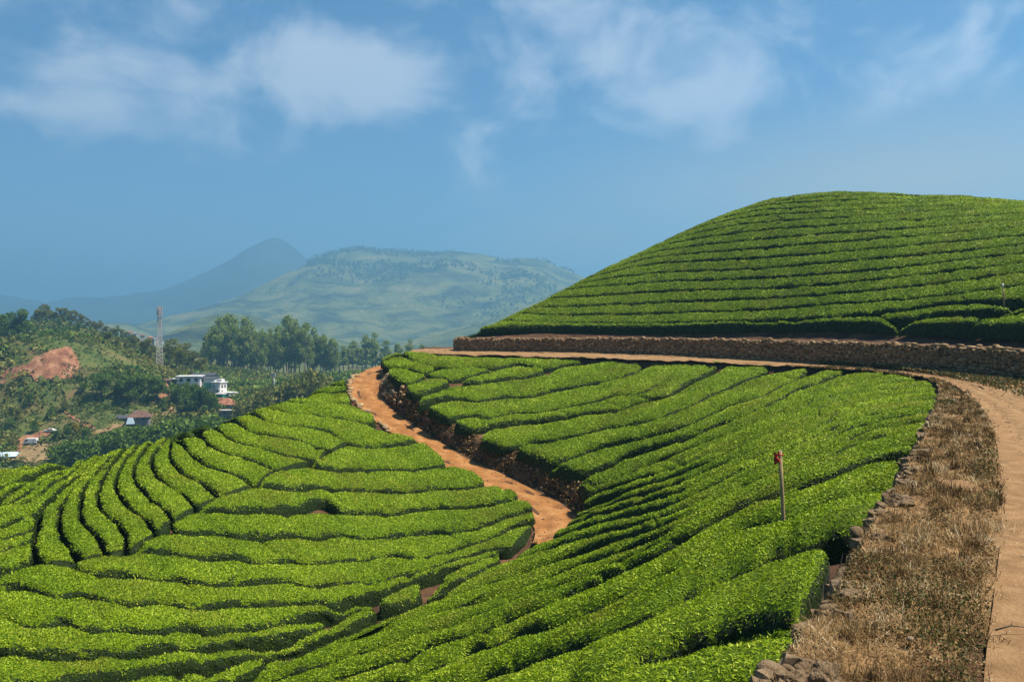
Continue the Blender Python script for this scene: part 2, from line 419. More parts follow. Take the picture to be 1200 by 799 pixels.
ROAD_R = np.concatenate([[[5, 2]], ROAD_R, [[-8, 99], [-8.6, 106]]])
ROAD_L = smooth(resample(ROAD_L, 300), 5); ROAD_R = smooth(resample(ROAD_R, 300), 5)
WALL = zplane([(1420, 466), (1300, 455), (1200, 447), (1150, 441.8), (1100, 437), (1060, 433.3), (1000, 428.6), (900, 422.4), (800, 417.6), (700, 414.3), (600, 412.3), (538, 411.2)])
WALL = np.concatenate([[[60, 14], [46, 27]], WALL])
WALL_END = WALL[-1].copy()
WALL = np.concatenate([WALL, [[-6.8, 98.2], [-5.6, 102], [-1, 108]]])
WALL = smooth(resample(WALL, 260), 2)
def wall_top(x): return np.interp(x, [-8, 0, 12, 30], [-1.6, -1.5, -1.35, -1.3])

def ground(x, y, cut=True):
    gm = F_M(x, y) - HT; gs = F_S(x, y) - HT; gh = F_H(x, y) - HT - .05
    sd, par = sdist(x, y, DIVIDE)
    # walking from the far end towards the camera: the slope (east) lies on the left-hand side
    side = sstep(-1.2, 1.2, sd)
    onroad = par < LR_LEN[-1]
    zr = np.interp(par, LR_LEN, LOWROAD[:, 2]); hw = np.interp(par, LR_LEN, LR_HW)
    tail = sstep(LR_LEN[-1] - 3, LR_LEN[-1] + .5, par)
    mixz = gs * (1 - side) + gm * side
    d = np.abs(sd) - hw
    gside = np.where(sd > 0, gm, gs)
    bank = np.where(sd > 0, sstep(0.05, 0.9, d), sstep(0.0, .8, d))
    zz = (zr - .10) * (1 - bank) + gside * bank
    z = np.where(onroad, zz * (1 - tail) + mixz * tail, mixz)
    sv, _ = sdist(x, y, VERGE)           # walking away from the camera, the road lies to the right (negative)
    z = np.where(sv < .35, z * sstep(-.05, .3, sv) + (-3.10) * (1 - sstep(-.05, .3, sv)), z)
    sw, _ = sdist(x, y, WALL)            # walking from right to far left, the hill lies to the right (negative)
    h = -sw
    top = (wall_top(x) - .05) * (1 - sstep(1.0, 4.0, h)) + gh * sstep(1.0, 4.0, h)
    k = sstep(.12, .42, h)
    return z * (1 - k) + top * k

# ------------------------------------------------------------------ ground sheet of the plantation
def build_ground():
    xs = np.arange(-62, 84.01, .45); ys = np.arange(-12, 132.01, .45)
    X, Y = np.meshgrid(xs, ys, indexing='ij')
    Z = ground(X, Y) + fbm(X * .9, Y * .9, 3) * .16
    border = np.minimum.reduce([X - xs[0], xs[-1] - X, Y - ys[0], ys[-1] - Y])
    Z = Z * sstep(0, 16, border) + (-75) * (1 - sstep(0, 16, border))
    V = np.stack([X, Y, Z], -1).reshape(-1, 3)
    o = link("plantation_ground", mesh_from("plantation_ground", V, [grid_faces(len(xs), len(ys))[:, ::-1]], [M_SOIL]))
    tag(o, kind="structure")
build_ground()

def strip(name, A, B, za, zb, mat, nacross=9, bumpz=.03, nscale=1.2, edge=0.0, fade=False):
    n = len(A); t = np.linspace(0, 1, nacross)
    P = A[:, None, :] * (1 - t)[None, :, None] + B[:, None, :] * t[None, :, None]
    za = np.broadcast_to(za, n); zb = np.broadcast_to(zb, n)
    Z = za[:, None] * (1 - t) + zb[:, None] * t + fbm(P[..., 0] * nscale, P[..., 1] * nscale, 11) * bumpz * ((1 - sstep(.80, 1.0, t)) if fade else 1.0)
    ruts = np.exp(-((t - .28) / .09) ** 2) + np.exp(-((t - .72) / .09) ** 2)
    Z = Z - ruts[None] * edge
    V = np.concatenate([P, Z[..., None]], -1).reshape(-1, 3)
    o = link(name, mesh_from(name, V, [grid_faces(n, nacross)], [mat]))
    return tag(o, kind="structure")

def build_roads():
    # the two polylines of the road have been resampled to the same count
    strip("dirt_road", resample(ROAD_L, 500), resample(ROAD_R, 500), -3.02, -3.02, M_ROAD, 21, .09, 1.4, .05)
    # verge between bushes and road
    n = 420
    B = resample(ROAD_L, n)
    # nearest verge point of each road point keeps the strip free of shear
    vr = VERGE
    idx = np.array([np.argmin(((vr - b) ** 2).sum(1)) for b in B]); idx = np.maximum.accumulate(idx)
    A = smooth(vr[idx], 40)
    A[:, 0] -= .05
    T = np.gradient(smooth(B, 20), axis=0); T /= np.hypot(T[:, 0], T[:, 1])[:, None]
    Rt = np.stack([T[:, 1], -T[:, 0]], -1)
    sB = arclen(B)
    B3 = B + Rt * (.30 + fbm(sB * .8, sB * 0, 3, 5) * .8)[:, None]
    strip("dry_verge", A, B3, -2.99, -3.05, M_VERGE, 31, .30, 1.1, 0.0, True)
    # strip between road and stone wall
    B2 = resample(ROAD_R, n); idx = np.array([np.argmin(((WALL - b) ** 2).sum(1)) for b in B2])
    strip("wall_verge", B2, WALL[idx], -3.01, -2.9, M_VERGE, 7, .12)
    T = np.gradient(LOWROAD[:, :2], axis=0); T /= np.hypot(T[:, 0], T[:, 1])[:, None]
    Nn = np.stack([-T[:, 1], T[:, 0]], -1)
    hw = (LR_HW + .12)[:, None]
    o = strip("lower_dirt_road", LOWROAD[:, :2] - Nn * hw, LOWROAD[:, :2] + Nn * hw, LOWROAD[:, 2], LOWROAD[:, 2], M_ROADR, 21, .16, 1.0, .085)
build_roads()

# ------------------------------------------------------------------ clipped tea hedges
NEAR_STEMS = []
def leaf_cards(P, dens_fn, size_fn, r, keep=None):
    """leaves spread over the grid surface P (a, b, 3): vertices, faces, material index, tone"""
    a = P[:-1, :-1]; b = P[1:, :-1]; c = P[1:, 1:]; d = P[:-1, 1:]
    nrm = np.cross(c - a, d - b); ar = np.linalg.norm(nrm, axis=-1) * .5
    nrm = nrm / (2 * ar[..., None] + 1e-12)
    ctr = (a + b + c + d) / 4
    if nrm[..., 2].mean() < 0: nrm = -nrm
    dist = np.linalg.norm(ctr, axis=-1)
    lam = ar * dens_fn(dist)
    cnt = r.poisson(lam).ravel()
    k = np.repeat(np.arange(cnt.size), cnt)
    if len(k) == 0: return None
    A, B, C, D = (q.reshape(-1, 3)[k] for q in (a, b, c, d))
    N = nrm.reshape(-1, 3)[k]; dist = dist.ravel()[k]
    s = r.random((len(k), 1)); t = r.random((len(k), 1))
    p = (A * (1 - s) + B * s) * (1 - t) + (D * (1 - s) + C * s) * t
    l = size_fn(dist) * r.uniform(.65, 1.35, len(k))
    rv = r.normal(size=(len(k), 3))
    tg = rv - N * (rv * N).sum(1, keepdims=True); tg /= np.linalg.norm(tg, axis=1, keepdims=True) + 1e-9
    up = np.array([0, 0, 1.0])
    flat = np.clip(N[:, 2:3], 0, 1)
    w = r.uniform(.05, 1.0, (len(k), 1)) * (.25 + .75 * flat)
    dr = tg + N * w * .7 + up * w * .5; dr /= np.linalg.norm(dr, axis=1, keepdims=True)
    ref = N + r.normal(size=(len(k), 3)) * .38
    sd = np.cross(dr, ref); sd /= np.linalg.norm(sd, axis=1, keepdims=True) + 1e-9
    fn = np.cross(sd, dr)
    p = p + N * (r.uniform(-.45, .10, (len(k), 1)) * l[:, None])
    L_ = l[:, None]
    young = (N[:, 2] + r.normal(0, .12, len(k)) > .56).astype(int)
    tone = np.clip(r.beta(2.3, 2.7, len(k)) + .55 * fbm(p[:, 0] * .55, p[:, 1] * .55, 77, 3), 0, 1)
    near = dist < 17
    out_v, out_f, mi, rn = [], [], [], []
    off = 0
    m = near
    if m.any():
        pp, dd, ss, nn, ll = p[m], dr[m], sd[m], fn[m], L_[m]
        bend = r.uniform(.05, .3, (m.sum(), 1)) * ll
        v = np.stack([pp, pp + dd * ll * .33 + ss * ll * .145, pp + dd * ll * .33 - ss * ll * .145, pp + dd * ll * .7 + ss * ll * .10 - nn * bend * .5,
                      pp + dd * ll * .7 - ss * ll * .10 - nn * bend * .5, pp + dd * ll - nn * bend * 1.3], 1)
        n = len(pp); base = np.arange(n)[:, None] * 6
        out_v.append(v.reshape(-1, 3))
        out_f += [base + np.array([[0, 2, 1]]), base + np.array([[1, 2, 4, 3]]), base + np.array([[3, 4, 5]])]
        mi += [young[m]] * 3; rn += [tone[m]] * 3
        off = n * 6
    m = ~near
    if m.any():
        pp, dd, ss, ll = p[m], dr[m], sd[m], L_[m]
        v = np.stack([pp, pp + dd * ll * .45 + ss * ll * .24, pp + dd * ll, pp + dd * ll * .45 - ss * ll * .24], 1)
        n = len(pp); base = np.arange(n)[:, None] * 4 + off
        out_v.append(v.reshape(-1, 3)); out_f.append(base + np.array([[0, 3, 2, 1]]))
        mi.append(young[m]); rn.append(tone[m])
    return np.concatenate(out_v), out_f, mi, rn

LEAF = dict(cover=1.08)
def leaf_size(d): return np.where(d < 17, .041 + .0013 * d, .040 + .00125 * d)
def leaf_dens(d): return LEAF["cover"] / (np.where(d < 17, .19, .22) * leaf_size(d) ** 2)

HEDGES = []
def hedge(A, B, F, label, group, H=HT, p=4.5, gap=.17, end=(1, 1), seed=0, ground_drop=0.0):
    """one clipped row of tea bushes between the two ground-plan lines A and B"""
    r = np.random.default_rng(1000 + seed)
    La = arclen(A)[-1]; Lb = arclen(B)[-1]; Lm = max(.5 * (La + Lb), .4)
    dist = np.hypot(*(.5 * (A[len(A) // 2] + B[len(B) // 2])))
    sidez = None
    res = float(np.clip(dist * .0045, .07, .26))
    n = int(np.clip(Lm / res, 6, 700)); m = 15
    A = resample(A, n); B = resample(B, n)
    t = np.linspace(0, Lm, n)
    w = np.hypot(*((B - A).T))
    mid = .5 * (A + B)
    # scalloped edges: single bushes swell and shrink
    na = fbm(t * .75, np.full(n, seed * 3.7), seed, 3); nb = fbm(t * .75, np.full(n, seed * 5.1 + 50), seed + 9, 3)
    gap = gap + .06 + .0009 * dist
    ga = np.clip(gap + na * .22, .04, .7); gb = np.clip(gap + nb * .22, .04, .7)
    ga = np.minimum(ga, w * .3); gb = np.minimum(gb, w * .3)
    # rounded ends
    de = np.full(n, 9.)
    if end[0]: de = np.minimum(de, t)
    if end[1]: de = np.minimum(de, Lm - t)
    R = np.minimum(.32, Lm * .25)
    e = np.clip(de / R, 0, 1); endw = np.maximum(1 - (1 - e) ** 2.4, 0) ** .5
    dirv = (B - A) / (w[:, None] + 1e-9)
    th = np.linspace(0, np.pi, m)
    cx = np.sign(np.cos(th)) * np.abs(np.cos(th)) ** (2 / p); cz = np.abs(np.sin(th)) ** (2 / p)
    A2 = A + dirv * ga[:, None]; B2 = B - dirv * gb[:, None]
    c0 = .5 * (A2 + B2); half = .5 * (w - ga - gb) * endw
    XY = c0[:, None, :] - dirv[:, None, :] * (cx[None, :, None] * half[:, None, None])
    hs = np.clip((w - ga - gb) / .55, .35, 1) * np.maximum(endw, .0) ** .6
    gz = F(XY[..., 0], XY[..., 1]) - HT
    lump = fbm(XY[..., 0] * .95, XY[..., 1] * .95, 5, 3) * .18 + fbm(XY[..., 0] * 3.1, XY[..., 1] * 3.1, 8, 2) * .06
    lump = lump + (fbm(t * .42, np.full(n, seed * 2.3), seed + 3, 2) * .10)[:, None]
    cut = np.zeros_like(XY[..., 0]); tt = r.uniform(.5, 2.5)
    while tt < Lm:
        cut += r.uniform(.03, .20) * np.exp(-((t[:, None] - tt - cx[None] * half[:, None] * r.uniform(-.5, .5)) / r.uniform(.10, .22)) ** 2) * np.clip(.45 + .75 * cx[None] * r.choice([-1, 1]) + r.uniform(0, .5), 0, 1)
        tt += r.uniform(1.0, 3.6)
    lump = lump - cut
    bulge = fbm(XY[..., 0] * 2.2, XY[..., 1] * 2.2 + cz[None] * 3, 31, 2) * .16
    XY = XY - dirv[:, None, :] * (np.sign(cx) * (1 - np.abs(np.abs(cx) - 1)))[None, :, None] * bulge[..., None] * np.minimum(1, cz * 3)[None, :, None]
    Z = gz - ground_drop * (1 - cz)[None] - .1 * (1 - cz)[None] + cz[None] * hs[:, None] * (H + lump)
    P = np.concatenate([XY, Z[..., None]], -1)
    faces = [grid_faces(n, m)]
    V = P.reshape(-1, 3); nb_ = len(faces[0])
    a_, b_, c_, d_ = P[:-1, :-1], P[1:, :-1], P[1:, 1:], P[:-1, 1:]
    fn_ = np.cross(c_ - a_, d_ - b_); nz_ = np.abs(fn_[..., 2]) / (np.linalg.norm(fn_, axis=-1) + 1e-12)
    mi = [np.where(nz_.ravel() > .60, 3, 0)]; rn = [np.full(nb_, .5)]; sm = [np.ones(nb_, bool)]  # steep faces take the body colour with its painted shade, tops the canopy
    if LEAF["cover"] > 0:
        lc = leaf_cards(P, leaf_dens, leaf_size, r)
        if lc is not None:
            lv, lf, lm, lr = lc
            # keep polygon material / tone in the order of the faces
            for f, q, s in zip(lf, lm, lr):
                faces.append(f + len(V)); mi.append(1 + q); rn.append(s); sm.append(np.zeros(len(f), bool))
            V = np.concatenate([V, lv])
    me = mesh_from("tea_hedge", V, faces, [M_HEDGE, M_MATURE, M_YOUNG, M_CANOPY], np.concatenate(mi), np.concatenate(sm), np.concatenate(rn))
    o = link("tea_hedge", me)
    tag(o, label, "tea hedge", group)
    HEDGES.append((o, A2, B2, F, dist, Lm))
    return o

def extend(W, L, start, F=None):
    """carry a plan line on by L metres, straight or (with a field) along its contour"""
    P = W[::-1] if start else W
    s = arclen(P); i = max(0, np.searchsorted(s, s[-1] - 2.5) - 1)
    d = P[-1] - P[min(i, len(P) - 2)]; d = d / (np.hypot(*d) + 1e-9)
    pts = [P[-1]]
    for k in range(int(L / .5)):
        q = pts[-1]
        if F is not None:
            h = .3
            g = np.array([float(F(q[0] + h, q[1]) - F(q[0] - h, q[1])), float(F(q[0], q[1] + h) - F(q[0], q[1] - h))])
            c = np.array([-g[1], g[0]]); c /= np.hypot(*c) + 1e-9
            if c @ d < 0: c = -c
            d = .6 * d + .4 * c; d /= np.hypot(*d)
        pts.append(q + d * .5)
    P = np.concatenate([P, pts[1:]]) if len(pts) > 1 else P
    return P[::-1] if start else P

def plan(line, F, y0, y1, ext=(0, 0), contour=False):
    W = unproject(F, dens_px(line), y0, y1)
    # guard against sight lines that skim a crest
    W = smooth(W, 3)
    l0, l1 = ext
    if line[0][0] < 4 or line[0][1] > 793: l0 = max(l0, 5)
    if line[-1][0] > 1196 or line[-1][1] > 793: l1 = max(l1, 5)
    if line[-1][0] < 4: l1 = max(l1, 5)
    if l0: W = extend(W, l0, True, F if contour else None)
    if l1: W = extend(W, l1, False, F if contour else None)
    return W

ORD = "first second third fourth fifth sixth seventh eighth ninth tenth eleventh twelfth thirteenth fourteenth fifteenth sixteenth seventeenth eighteenth nineteenth twentieth".split()
ORD += ["twenty-" + o for o in ORD[:9]] + ["thirtieth"] + ["thirty-" + o for o in ORD[:9]] + ["fortieth"] + ["forty-" + o for o in ORD[:9]] + ["fiftieth"]

# --- round hill above the stone wall: gap lines from the foot up
HG = [
 [(585, 384), (600, 383.7), (660, 383.3), (770, 384.4), (900, 381), (1000, 380.5), (1050, 381)],
 [(575, 373), (600, 376), (660, 377.5), (770, 378), (900, 374), (1000, 368.5), (1050, 362), (1100, 355), (1150, 351), (1200, 350), (1260, 348)],
 [(597, 367), (640, 368), (700, 368), (770, 366.4), (900, 361.7), (970, 356), (1000, 354.5), (1100, 346.7), (1180, 335), (1260, 324)],
 [(615, 360.5), (700, 357), (770, 354), (900, 348.5), (1000, 342), (1100, 331), (1190, 319), (1260, 311)],
 [(639, 349.5), (700, 346), (770, 341), (900, 337), (1000, 330), (1100, 318), (1190, 308), (1260, 300)],
 [(659, 340), (700, 335), (770, 329.6), (900, 325), (1000, 318), (1100, 307), (1190, 297), (1260, 289)],
 [(680, 332), (720, 325), (770, 319), (900, 313.5), (1000, 304.5), (1100, 296), (1190, 286), (1260, 278)],
 [(698, 323), (730, 315), (770, 308.6), (900, 301), (1000, 293), (1100, 284), (1190, 275.5), (1260, 269)],
 [(713, 316.5), (740, 307), (770, 300.7), (900, 289.5), (1000, 281.5), (1100, 273), (1190, 266), (1260, 260)],
 [(739, 303), (770, 294.5), (820, 287), (900, 279), (1000, 271), (1100, 264), (1190, 257), (1260, 252)],
 [(765, 291), (800, 282), (850, 274.5), (900, 268.7), (1000, 261.5), (1100, 255), (1190, 249.5), (1260, 246)],
 [(790, 279), (850, 265.5), (900, 259.5), (1000, 253.3), (1060, 249), (1130, 245.5), (1200, 243.5)],
 [(816, 267.5), (850, 258.5), (900, 251.5), (1000, 246), (1060, 242.5), (1130, 240)],
 [(841, 256.5), (870, 250), (900, 245.3), (1000, 240), (1060, 237.3), (1110, 236)],
 [(866, 247), (900, 240), (950, 236), (1000, 234), (1060, 232.5)],
 [(892, 238.5), (920, 234.5), (960, 231), (1000, 229), (1050, 229)],
]
def build_hill():
    P = [plan(l, F_H, 40, 112) for l in HG]
    # close the rows round the left shoulder and beyond the crest by following the contour
    P = [P[0]] + [extend(p, 5 + .35 * i, True, F_H) for i, p in enumerate(P[1:])]
    P = [p if i < 11 else extend(p, 7, False, F_H) for i, p in enumerate(P)]
    g = "tea rows on the round hill"
    # lowest row: long, ends where the small block begins
    lo = HG[0]; up = [q for q in HG[1] if q[0] <= 1000] + [(1045, 371), (1053, 377)]
    hedge(extend(plan(up, F_H, 40, 112), 3, True, F_H), extend(plan(lo, F_H, 40, 112), 3.5, True, F_H), F_H, "lowest tea hedge on the round hill, right above the stone wall", g, seed=1, H=.80)
    hedge(plan([(547, 386), (560, 380.5), (577, 376), (590, 376.5), (602, 380)], F_H, 60, 112), plan([(545, 386.6), (560, 385.8), (580, 384.2), (603, 383)], F_H, 60, 112), F_H,
          "small tea hedge at the far left tip of the stone wall", g, seed=2, H=.75)
    hedge(plan([(1000, 369.5), (1050, 363), (1100, 356), (1150, 352), (1186, 353)], F_H, 40, 112), plan([(1000, 371.5), (1052, 376), (1080, 370.5), (1120, 366.5), (1150, 366), (1186, 357)], F_H, 40, 112), F_H,
          "tea hedge tapering above the small block near the hill stake", g, seed=3)
    hedge(plan([(1053, 381), (1068, 374), (1100, 370), (1130, 368.5), (1150, 371)], F_H, 40, 112), plan([(1054, 381.5), (1080, 382.3), (1120, 382.5), (1147, 381.5)], F_H, 40, 112), F_H,
          "short tea block on the wall top between two longer ones", g, seed=4, H=.80)
    hedge(plan([(1134, 382), (1148, 375), (1180, 369), (1230, 358)], F_H, 35, 112, (0, 6)), plan([(1136, 384), (1170, 384.2), (1230, 385)], F_H, 35, 112, (0, 6)), F_H,
          "broad tea block above the wall at the right edge of the picture", g, seed=5, H=.85)
    hedge(plan([(1160, 369), (1190, 357), (1240, 349)], F_H, 35, 112, (0, 6)), plan([(1162, 371.5), (1190, 363.5), (1240, 354)], F_H, 35, 112, (0, 6)), F_H,
          "narrow tea strip rising past the foot of the hill stake", g, seed=6)
    for i in range(1, len(P) - 1):
        hedge(P[i + 1], P[i], F_H, f"{ORD[i]} long tea row up from the stone wall on the round hill", g, seed=10 + i, gap=-.055, p=6)
    top = [(915, 231), (950, 226.5), (1000, 223.5), (1050, 226), (1075, 229)]
    T = extend(extend(plan(top, F_H, 60, 112), 6, True, F_H), 8, False, F_H)
    hedge(T, P[-1], F_H, "topmost tea row on the crest of the round hill", g, seed=40, gap=.1)
    # ground beyond the crest and the right end of the upper rows: further rows that run on over the top
    h2 = extend(plan([(1060, 230.5), (1100, 233), (1150, 237), (1220, 239)], F_H, 45, 105), 2, True, F_H)
    h1 = plan([(1065, 234), (1110, 237.5), (1150, 241.2), (1220, 243.2)], F_H, 45, 105)
    hedge(h2, h1, F_H, "tea row along the right shoulder of the round hill crest", g, seed=41, gap=.08)
build_hill()

# --- slope between the two roads, then the near slope: rows are bands between neighbouring gap lines
def band(up, lo, label, group, F, seed, y=(6, 105), eu=(0, 0), el=(0, 0), **kw):
    return hedge(plan(up, F, *y, eu), plan(lo, F, *y, el), F, label, group, seed=seed, **kw)

def build_slope():
    g = "tea rows between the two dirt roads"
    F = F_M; kw = dict(p=3.6, gap=.15)
    def b(up, lo, label, seed, **k): return band(up, lo, label, g, F, seed, **{**kw, **k})
    b([(446, 420), (455, 415.5), (470, 411.5), (480, 407.5), (495, 404.5), (512, 403.5)], [(447, 423), (470, 412.5), (484, 411.5), (500, 409.5), (512, 407.5)], "narrow tea strip hugging the far left corner above the lower road", 101)
    gA = [(472, 413), (476, 419), (488, 423.5), (508, 426), (534, 429), (550, 426), (578, 429), (604, 423), (622, 427), (640, 430.5), (652, 426), (686, 423), (697, 419.5)]
    b([(474, 411.5), (485, 411), (505, 412.5), (520, 415.5), (600, 418), (650, 418.5), (697, 418.3)], gA, "long tea hedge along the lower edge of the upper road", 102)
    b([(448, 423), (460, 416.5), (471, 413.5), (477, 420), (490, 424.5), (510, 428)], [(449, 427.5), (470, 428.5), (485, 432), (498, 436), (509, 433)], "tea hedge curling round the corner of the upper slope", 103)
    b([(500, 437), (510, 430), (534, 430), (550, 427.5), (578, 431)], [(501, 440), (525, 440), (534, 443.5), (548, 440), (560, 436), (579, 432.5)], "short lens-shaped tea hedge below the long roadside hedge", 104)
    b([(454, 431), (465, 428.5), (478, 431), (499, 438)], [(456, 438), (470, 445), (482, 446), (499, 441)], "plump tea hedge at the brink of the stone-faced bank", 105)
    b([(541, 443), (565, 436), (585, 431), (604, 425), (620, 429.5), (639, 430)], [(541, 445.5), (560, 446), (590, 441.5), (620, 439), (639, 434)], "tea hedge tucked under the middle of the roadside row", 106)
    b([(475, 451), (490, 443), (510, 440.5), (527, 443)], [(476, 457), (490, 460), (505, 456), (527, 447)], "small tea hedge second from the bank corner", 107)
    h3 = [(489, 472), (500, 470.5), (520, 464), (545, 464), (560, 467), (590, 462), (620, 461), (640, 455.5), (652, 452), (686, 447), (718, 440), (742, 434), (758, 426.5), (766, 421.5)]
    b([(489, 466), (505, 459), (527, 449), (541, 447), (560, 447.5), (590, 443), (620, 440), (641, 435), (652, 428), (686, 424.5), (720, 420), (766, 420)], h3, "longest wavy tea hedge running from the bank up to the upper road", 108)
    h4 = [(500, 477), (526, 488), (554, 483.5), (570, 487), (598, 481), (616, 479), (632, 480), (664, 473), (688, 469.5), (698, 466), (720, 459.5), (740, 461), (756, 455), (766, 448), (794, 442), (814, 436), (838, 429), (850, 424.5)]
    b([(500, 475), (524, 466), (545, 466), (560, 469)] + [(590, 464), (620, 463), (640, 457.5), (686, 449), (718, 442), (742, 436), (768, 423), (800, 423), (850, 423.3)], h4, "second long tea hedge down from the upper road, thick at its right end", 109)
    h5 = [(532, 497), (550, 501), (565, 499), (600, 493), (640, 489), (680, 482), (724, 476), (756, 465.5), (788, 458), (800, 448), (820, 440), (840, 430.5), (853, 424.5)]
    b([(532, 491), (554, 485), (570, 489), (598, 483), (632, 482), (664, 475), (698, 468), (720, 461.5), (740, 463), (756, 457), (768, 449.5), (794, 443.5), (814, 437.5), (840, 429)], h5, "slim tea hedge wedged between two thicker rows above the bank", 110)
    h6 = [(563, 515), (595, 521), (615, 515.5), (640, 512.5), (666, 508), (694, 502), (710, 498), (738, 493), (768, 487), (780, 482), (800, 474), (820, 466.5), (832, 458), (852, 450.5), (876, 440), (905, 431), (925, 428.5)]
    b([(563, 508), (570, 501), (600, 495.5), (640, 491.5), (680, 484), (724, 478), (756, 467.5), (790, 460), (803, 450), (822, 441.5), (842, 432), (856, 426.5), (925, 427.5)], h6, "tea hedge that starts halfway along the earth bank", 111)
    h7 = [(604, 526), (625, 533), (646, 540), (666, 534.5), (686, 526), (706, 519), (736, 514), (764, 506.5), (790, 500), (820, 487.5), (840, 476.5), (860, 469), (893, 460), (912, 450), (937, 440), (950, 432)]
    b([(604, 524), (617, 517.5), (640, 514.5), (666, 510), (710, 500), (738, 495), (768, 489), (800, 476), (820, 468.5), (833, 460), (853, 452.5), (878, 442), (910, 435), (950, 431)], h7, "tea hedge ending above the last stretch of earth bank", 112)
    h8 = [(643, 545), (665, 551), (680, 554.5), (700, 548), (716, 541), (736, 530.5), (760, 522.5), (790, 515), (820, 504.5), (840, 494), (860, 487), (887, 477), (908, 468), (937, 452), (958, 447), (977, 437.5), (1003, 432.5)]
    b([(643, 543), (666, 536.5), (686, 528.5), (706, 521), (736, 516), (764, 508.5), (790, 502), (820, 489.5), (840, 478.5), (860, 471), (893, 462), (912, 452), (937, 442), (965, 433), (1003, 431.8)], h8, "tea hedge dipping to the bank just above the road bend", 113)
    n9 = [(677, 562), (694, 569.5), (724, 561), (744, 550.5), (764, 542.5), (788, 531), (812, 522), (840, 511), (860, 504), (879, 495.5), (902, 484), (929, 472), (952, 461), (977, 450.5), (1006, 443), (1037, 439)]
    b([(677, 558), (700, 550), (718, 543), (736, 532.5), (760, 524.5), (790, 517), (820, 506.5), (840, 496), (860, 489.5), (887, 479), (908, 470), (937, 455), (960, 449), (980, 440), (1004, 435), (1037, 437)], n9, "last tea hedge that reaches the earth bank", 114)
    # near slope: from here the rows fall into the gully
    g = "tea rows on the near slope"
    N = [n9,
     [(688, 581), (724, 570), (760, 557), (792, 549), (830, 534.5), (860, 518), (887, 506), (916, 492), (945, 476), (977, 462), (1010, 454), (1050, 449), (1088, 447)],
     [(680, 594), (724, 580), (760, 568), (800, 555), (860, 528), (900, 509), (950, 484), (990, 466), (1030, 458), (1098, 453)],
     [(668, 606), (710, 592), (760, 578), (800, 565), (860, 537), (900, 519), (950, 494), (990, 477), (1030, 466), (1099, 460)],
     [(657, 617), (710, 602), (760, 589), (800, 575), (860, 547), (900, 530), (950, 505), (990, 487), (1030, 475), (1101, 467)],
     [(640, 632), (700, 614), (760, 600), (800, 587), (860, 557), (900, 540), (950, 515), (990, 497), (1030, 484), (1102, 475)],
     [(590, 660), (640, 642), (700, 626), (760, 612), (800, 598), (860, 567), (900, 549), (950, 525), (990, 506), (1030, 493), (1101, 483)],
     [(500, 707), (532, 695), (560, 687), (600, 673), (650, 656), (700, 639), (760, 622), (800, 608), (860, 577), (900, 559), (950, 535), (990, 516), (1030, 503), (1099, 493)],
     [(300, 792), (328, 780), (368, 768), (390, 757), (420, 745), (460, 737), (480, 729), (516, 717), (540, 708), (572, 702), (600, 691), (640, 676), (700, 655), (760, 634), (800, 619), (860, 587), (900, 569), (950, 546), (990, 527), (1030, 514), (1095, 504)],
     [(310, 799), (336, 789), (372, 778), (394, 772), (432, 760), (460, 752), (500, 740), (528, 734), (556, 722), (590, 708), (630, 696), (660, 686), (720, 662), (760, 646), (800, 629), (860, 596), (900, 578), (950, 557), (990, 541), (1030, 529), (1085, 520)],
     [(385, 797), (420, 785), (450, 776), (470, 770), (500, 758), (540, 748), (564, 738), (600, 723), (640, 709), (664, 698), (720, 672), (780, 645), (840, 607), (880, 590), (905, 582), (944, 569), (980, 555), (1010, 543), (1043, 535), (1076, 531)],
     [(450, 799), (480, 794), (504, 784), (532, 773), (560, 758), (588, 750), (612, 738), (640, 735), (678, 720), (736, 694), (764, 678), (796, 664), (840, 636), (866, 621), (894, 612), (917, 606), (950, 593), (985, 584), (1020, 574), (1056, 568)],
     [(545, 799), (572, 787), (596, 780), (620, 772), (646, 762), (690, 750), (710, 740), (736, 730), (778, 708), (820, 686), (850, 668), (880, 655), (906, 640), (928, 635), (960, 625), (990, 617), (1022, 607)]]
    lab = ["near-slope tea row that starts at the right end of the earth bank"] + [f"{ORD[k]} near-slope tea row down from the road bend, falling to the gully" for k in range(1, len(N) - 2)] + ["near-slope tea row passing just below the foot of the tall stake"]
    for k in range(len(N) - 1):
        band(N[k], N[k + 1], lab[k], g, F, 130 + k, y=(5, 75), p=3.4, gap=.22 + .014 * k, H=.80)
    band([(548, 802), (572, 790), (596, 783), (646, 765), (690, 753), (736, 733), (778, 711), (820, 689), (850, 671), (880, 658), (906, 643), (928, 638), (960, 629.5), (984, 629)],
         [(712, 799), (740, 781), (788, 757), (820, 744), (850, 737), (880, 731), (915, 730), (945, 727)], "broad leafy tea hedge second from the lower right corner of the tea", g, F, 150, y=(5, 60), p=4, gap=.34, H=.80)
    band([(716, 792), (740, 784), (788, 761), (820, 748), (850, 741), (880, 735), (915, 735), (948, 740)], [(760, 850), (800, 840), (850, 828), (890, 814), (908, 792)], "nearest leafy tea hedge at the bottom beside the boulders", g, F, 151, y=(4, 40), p=4, gap=.3, H=.80)
    band([(560, 840), (640, 806), (690, 788), (710, 792)], [(600, 900), (660, 880), (720, 860), (750, 848)], "tea hedge cut off by the bottom edge of the picture", g, F, 152, y=(4, 40), p=3, gap=.2)
build_slope()

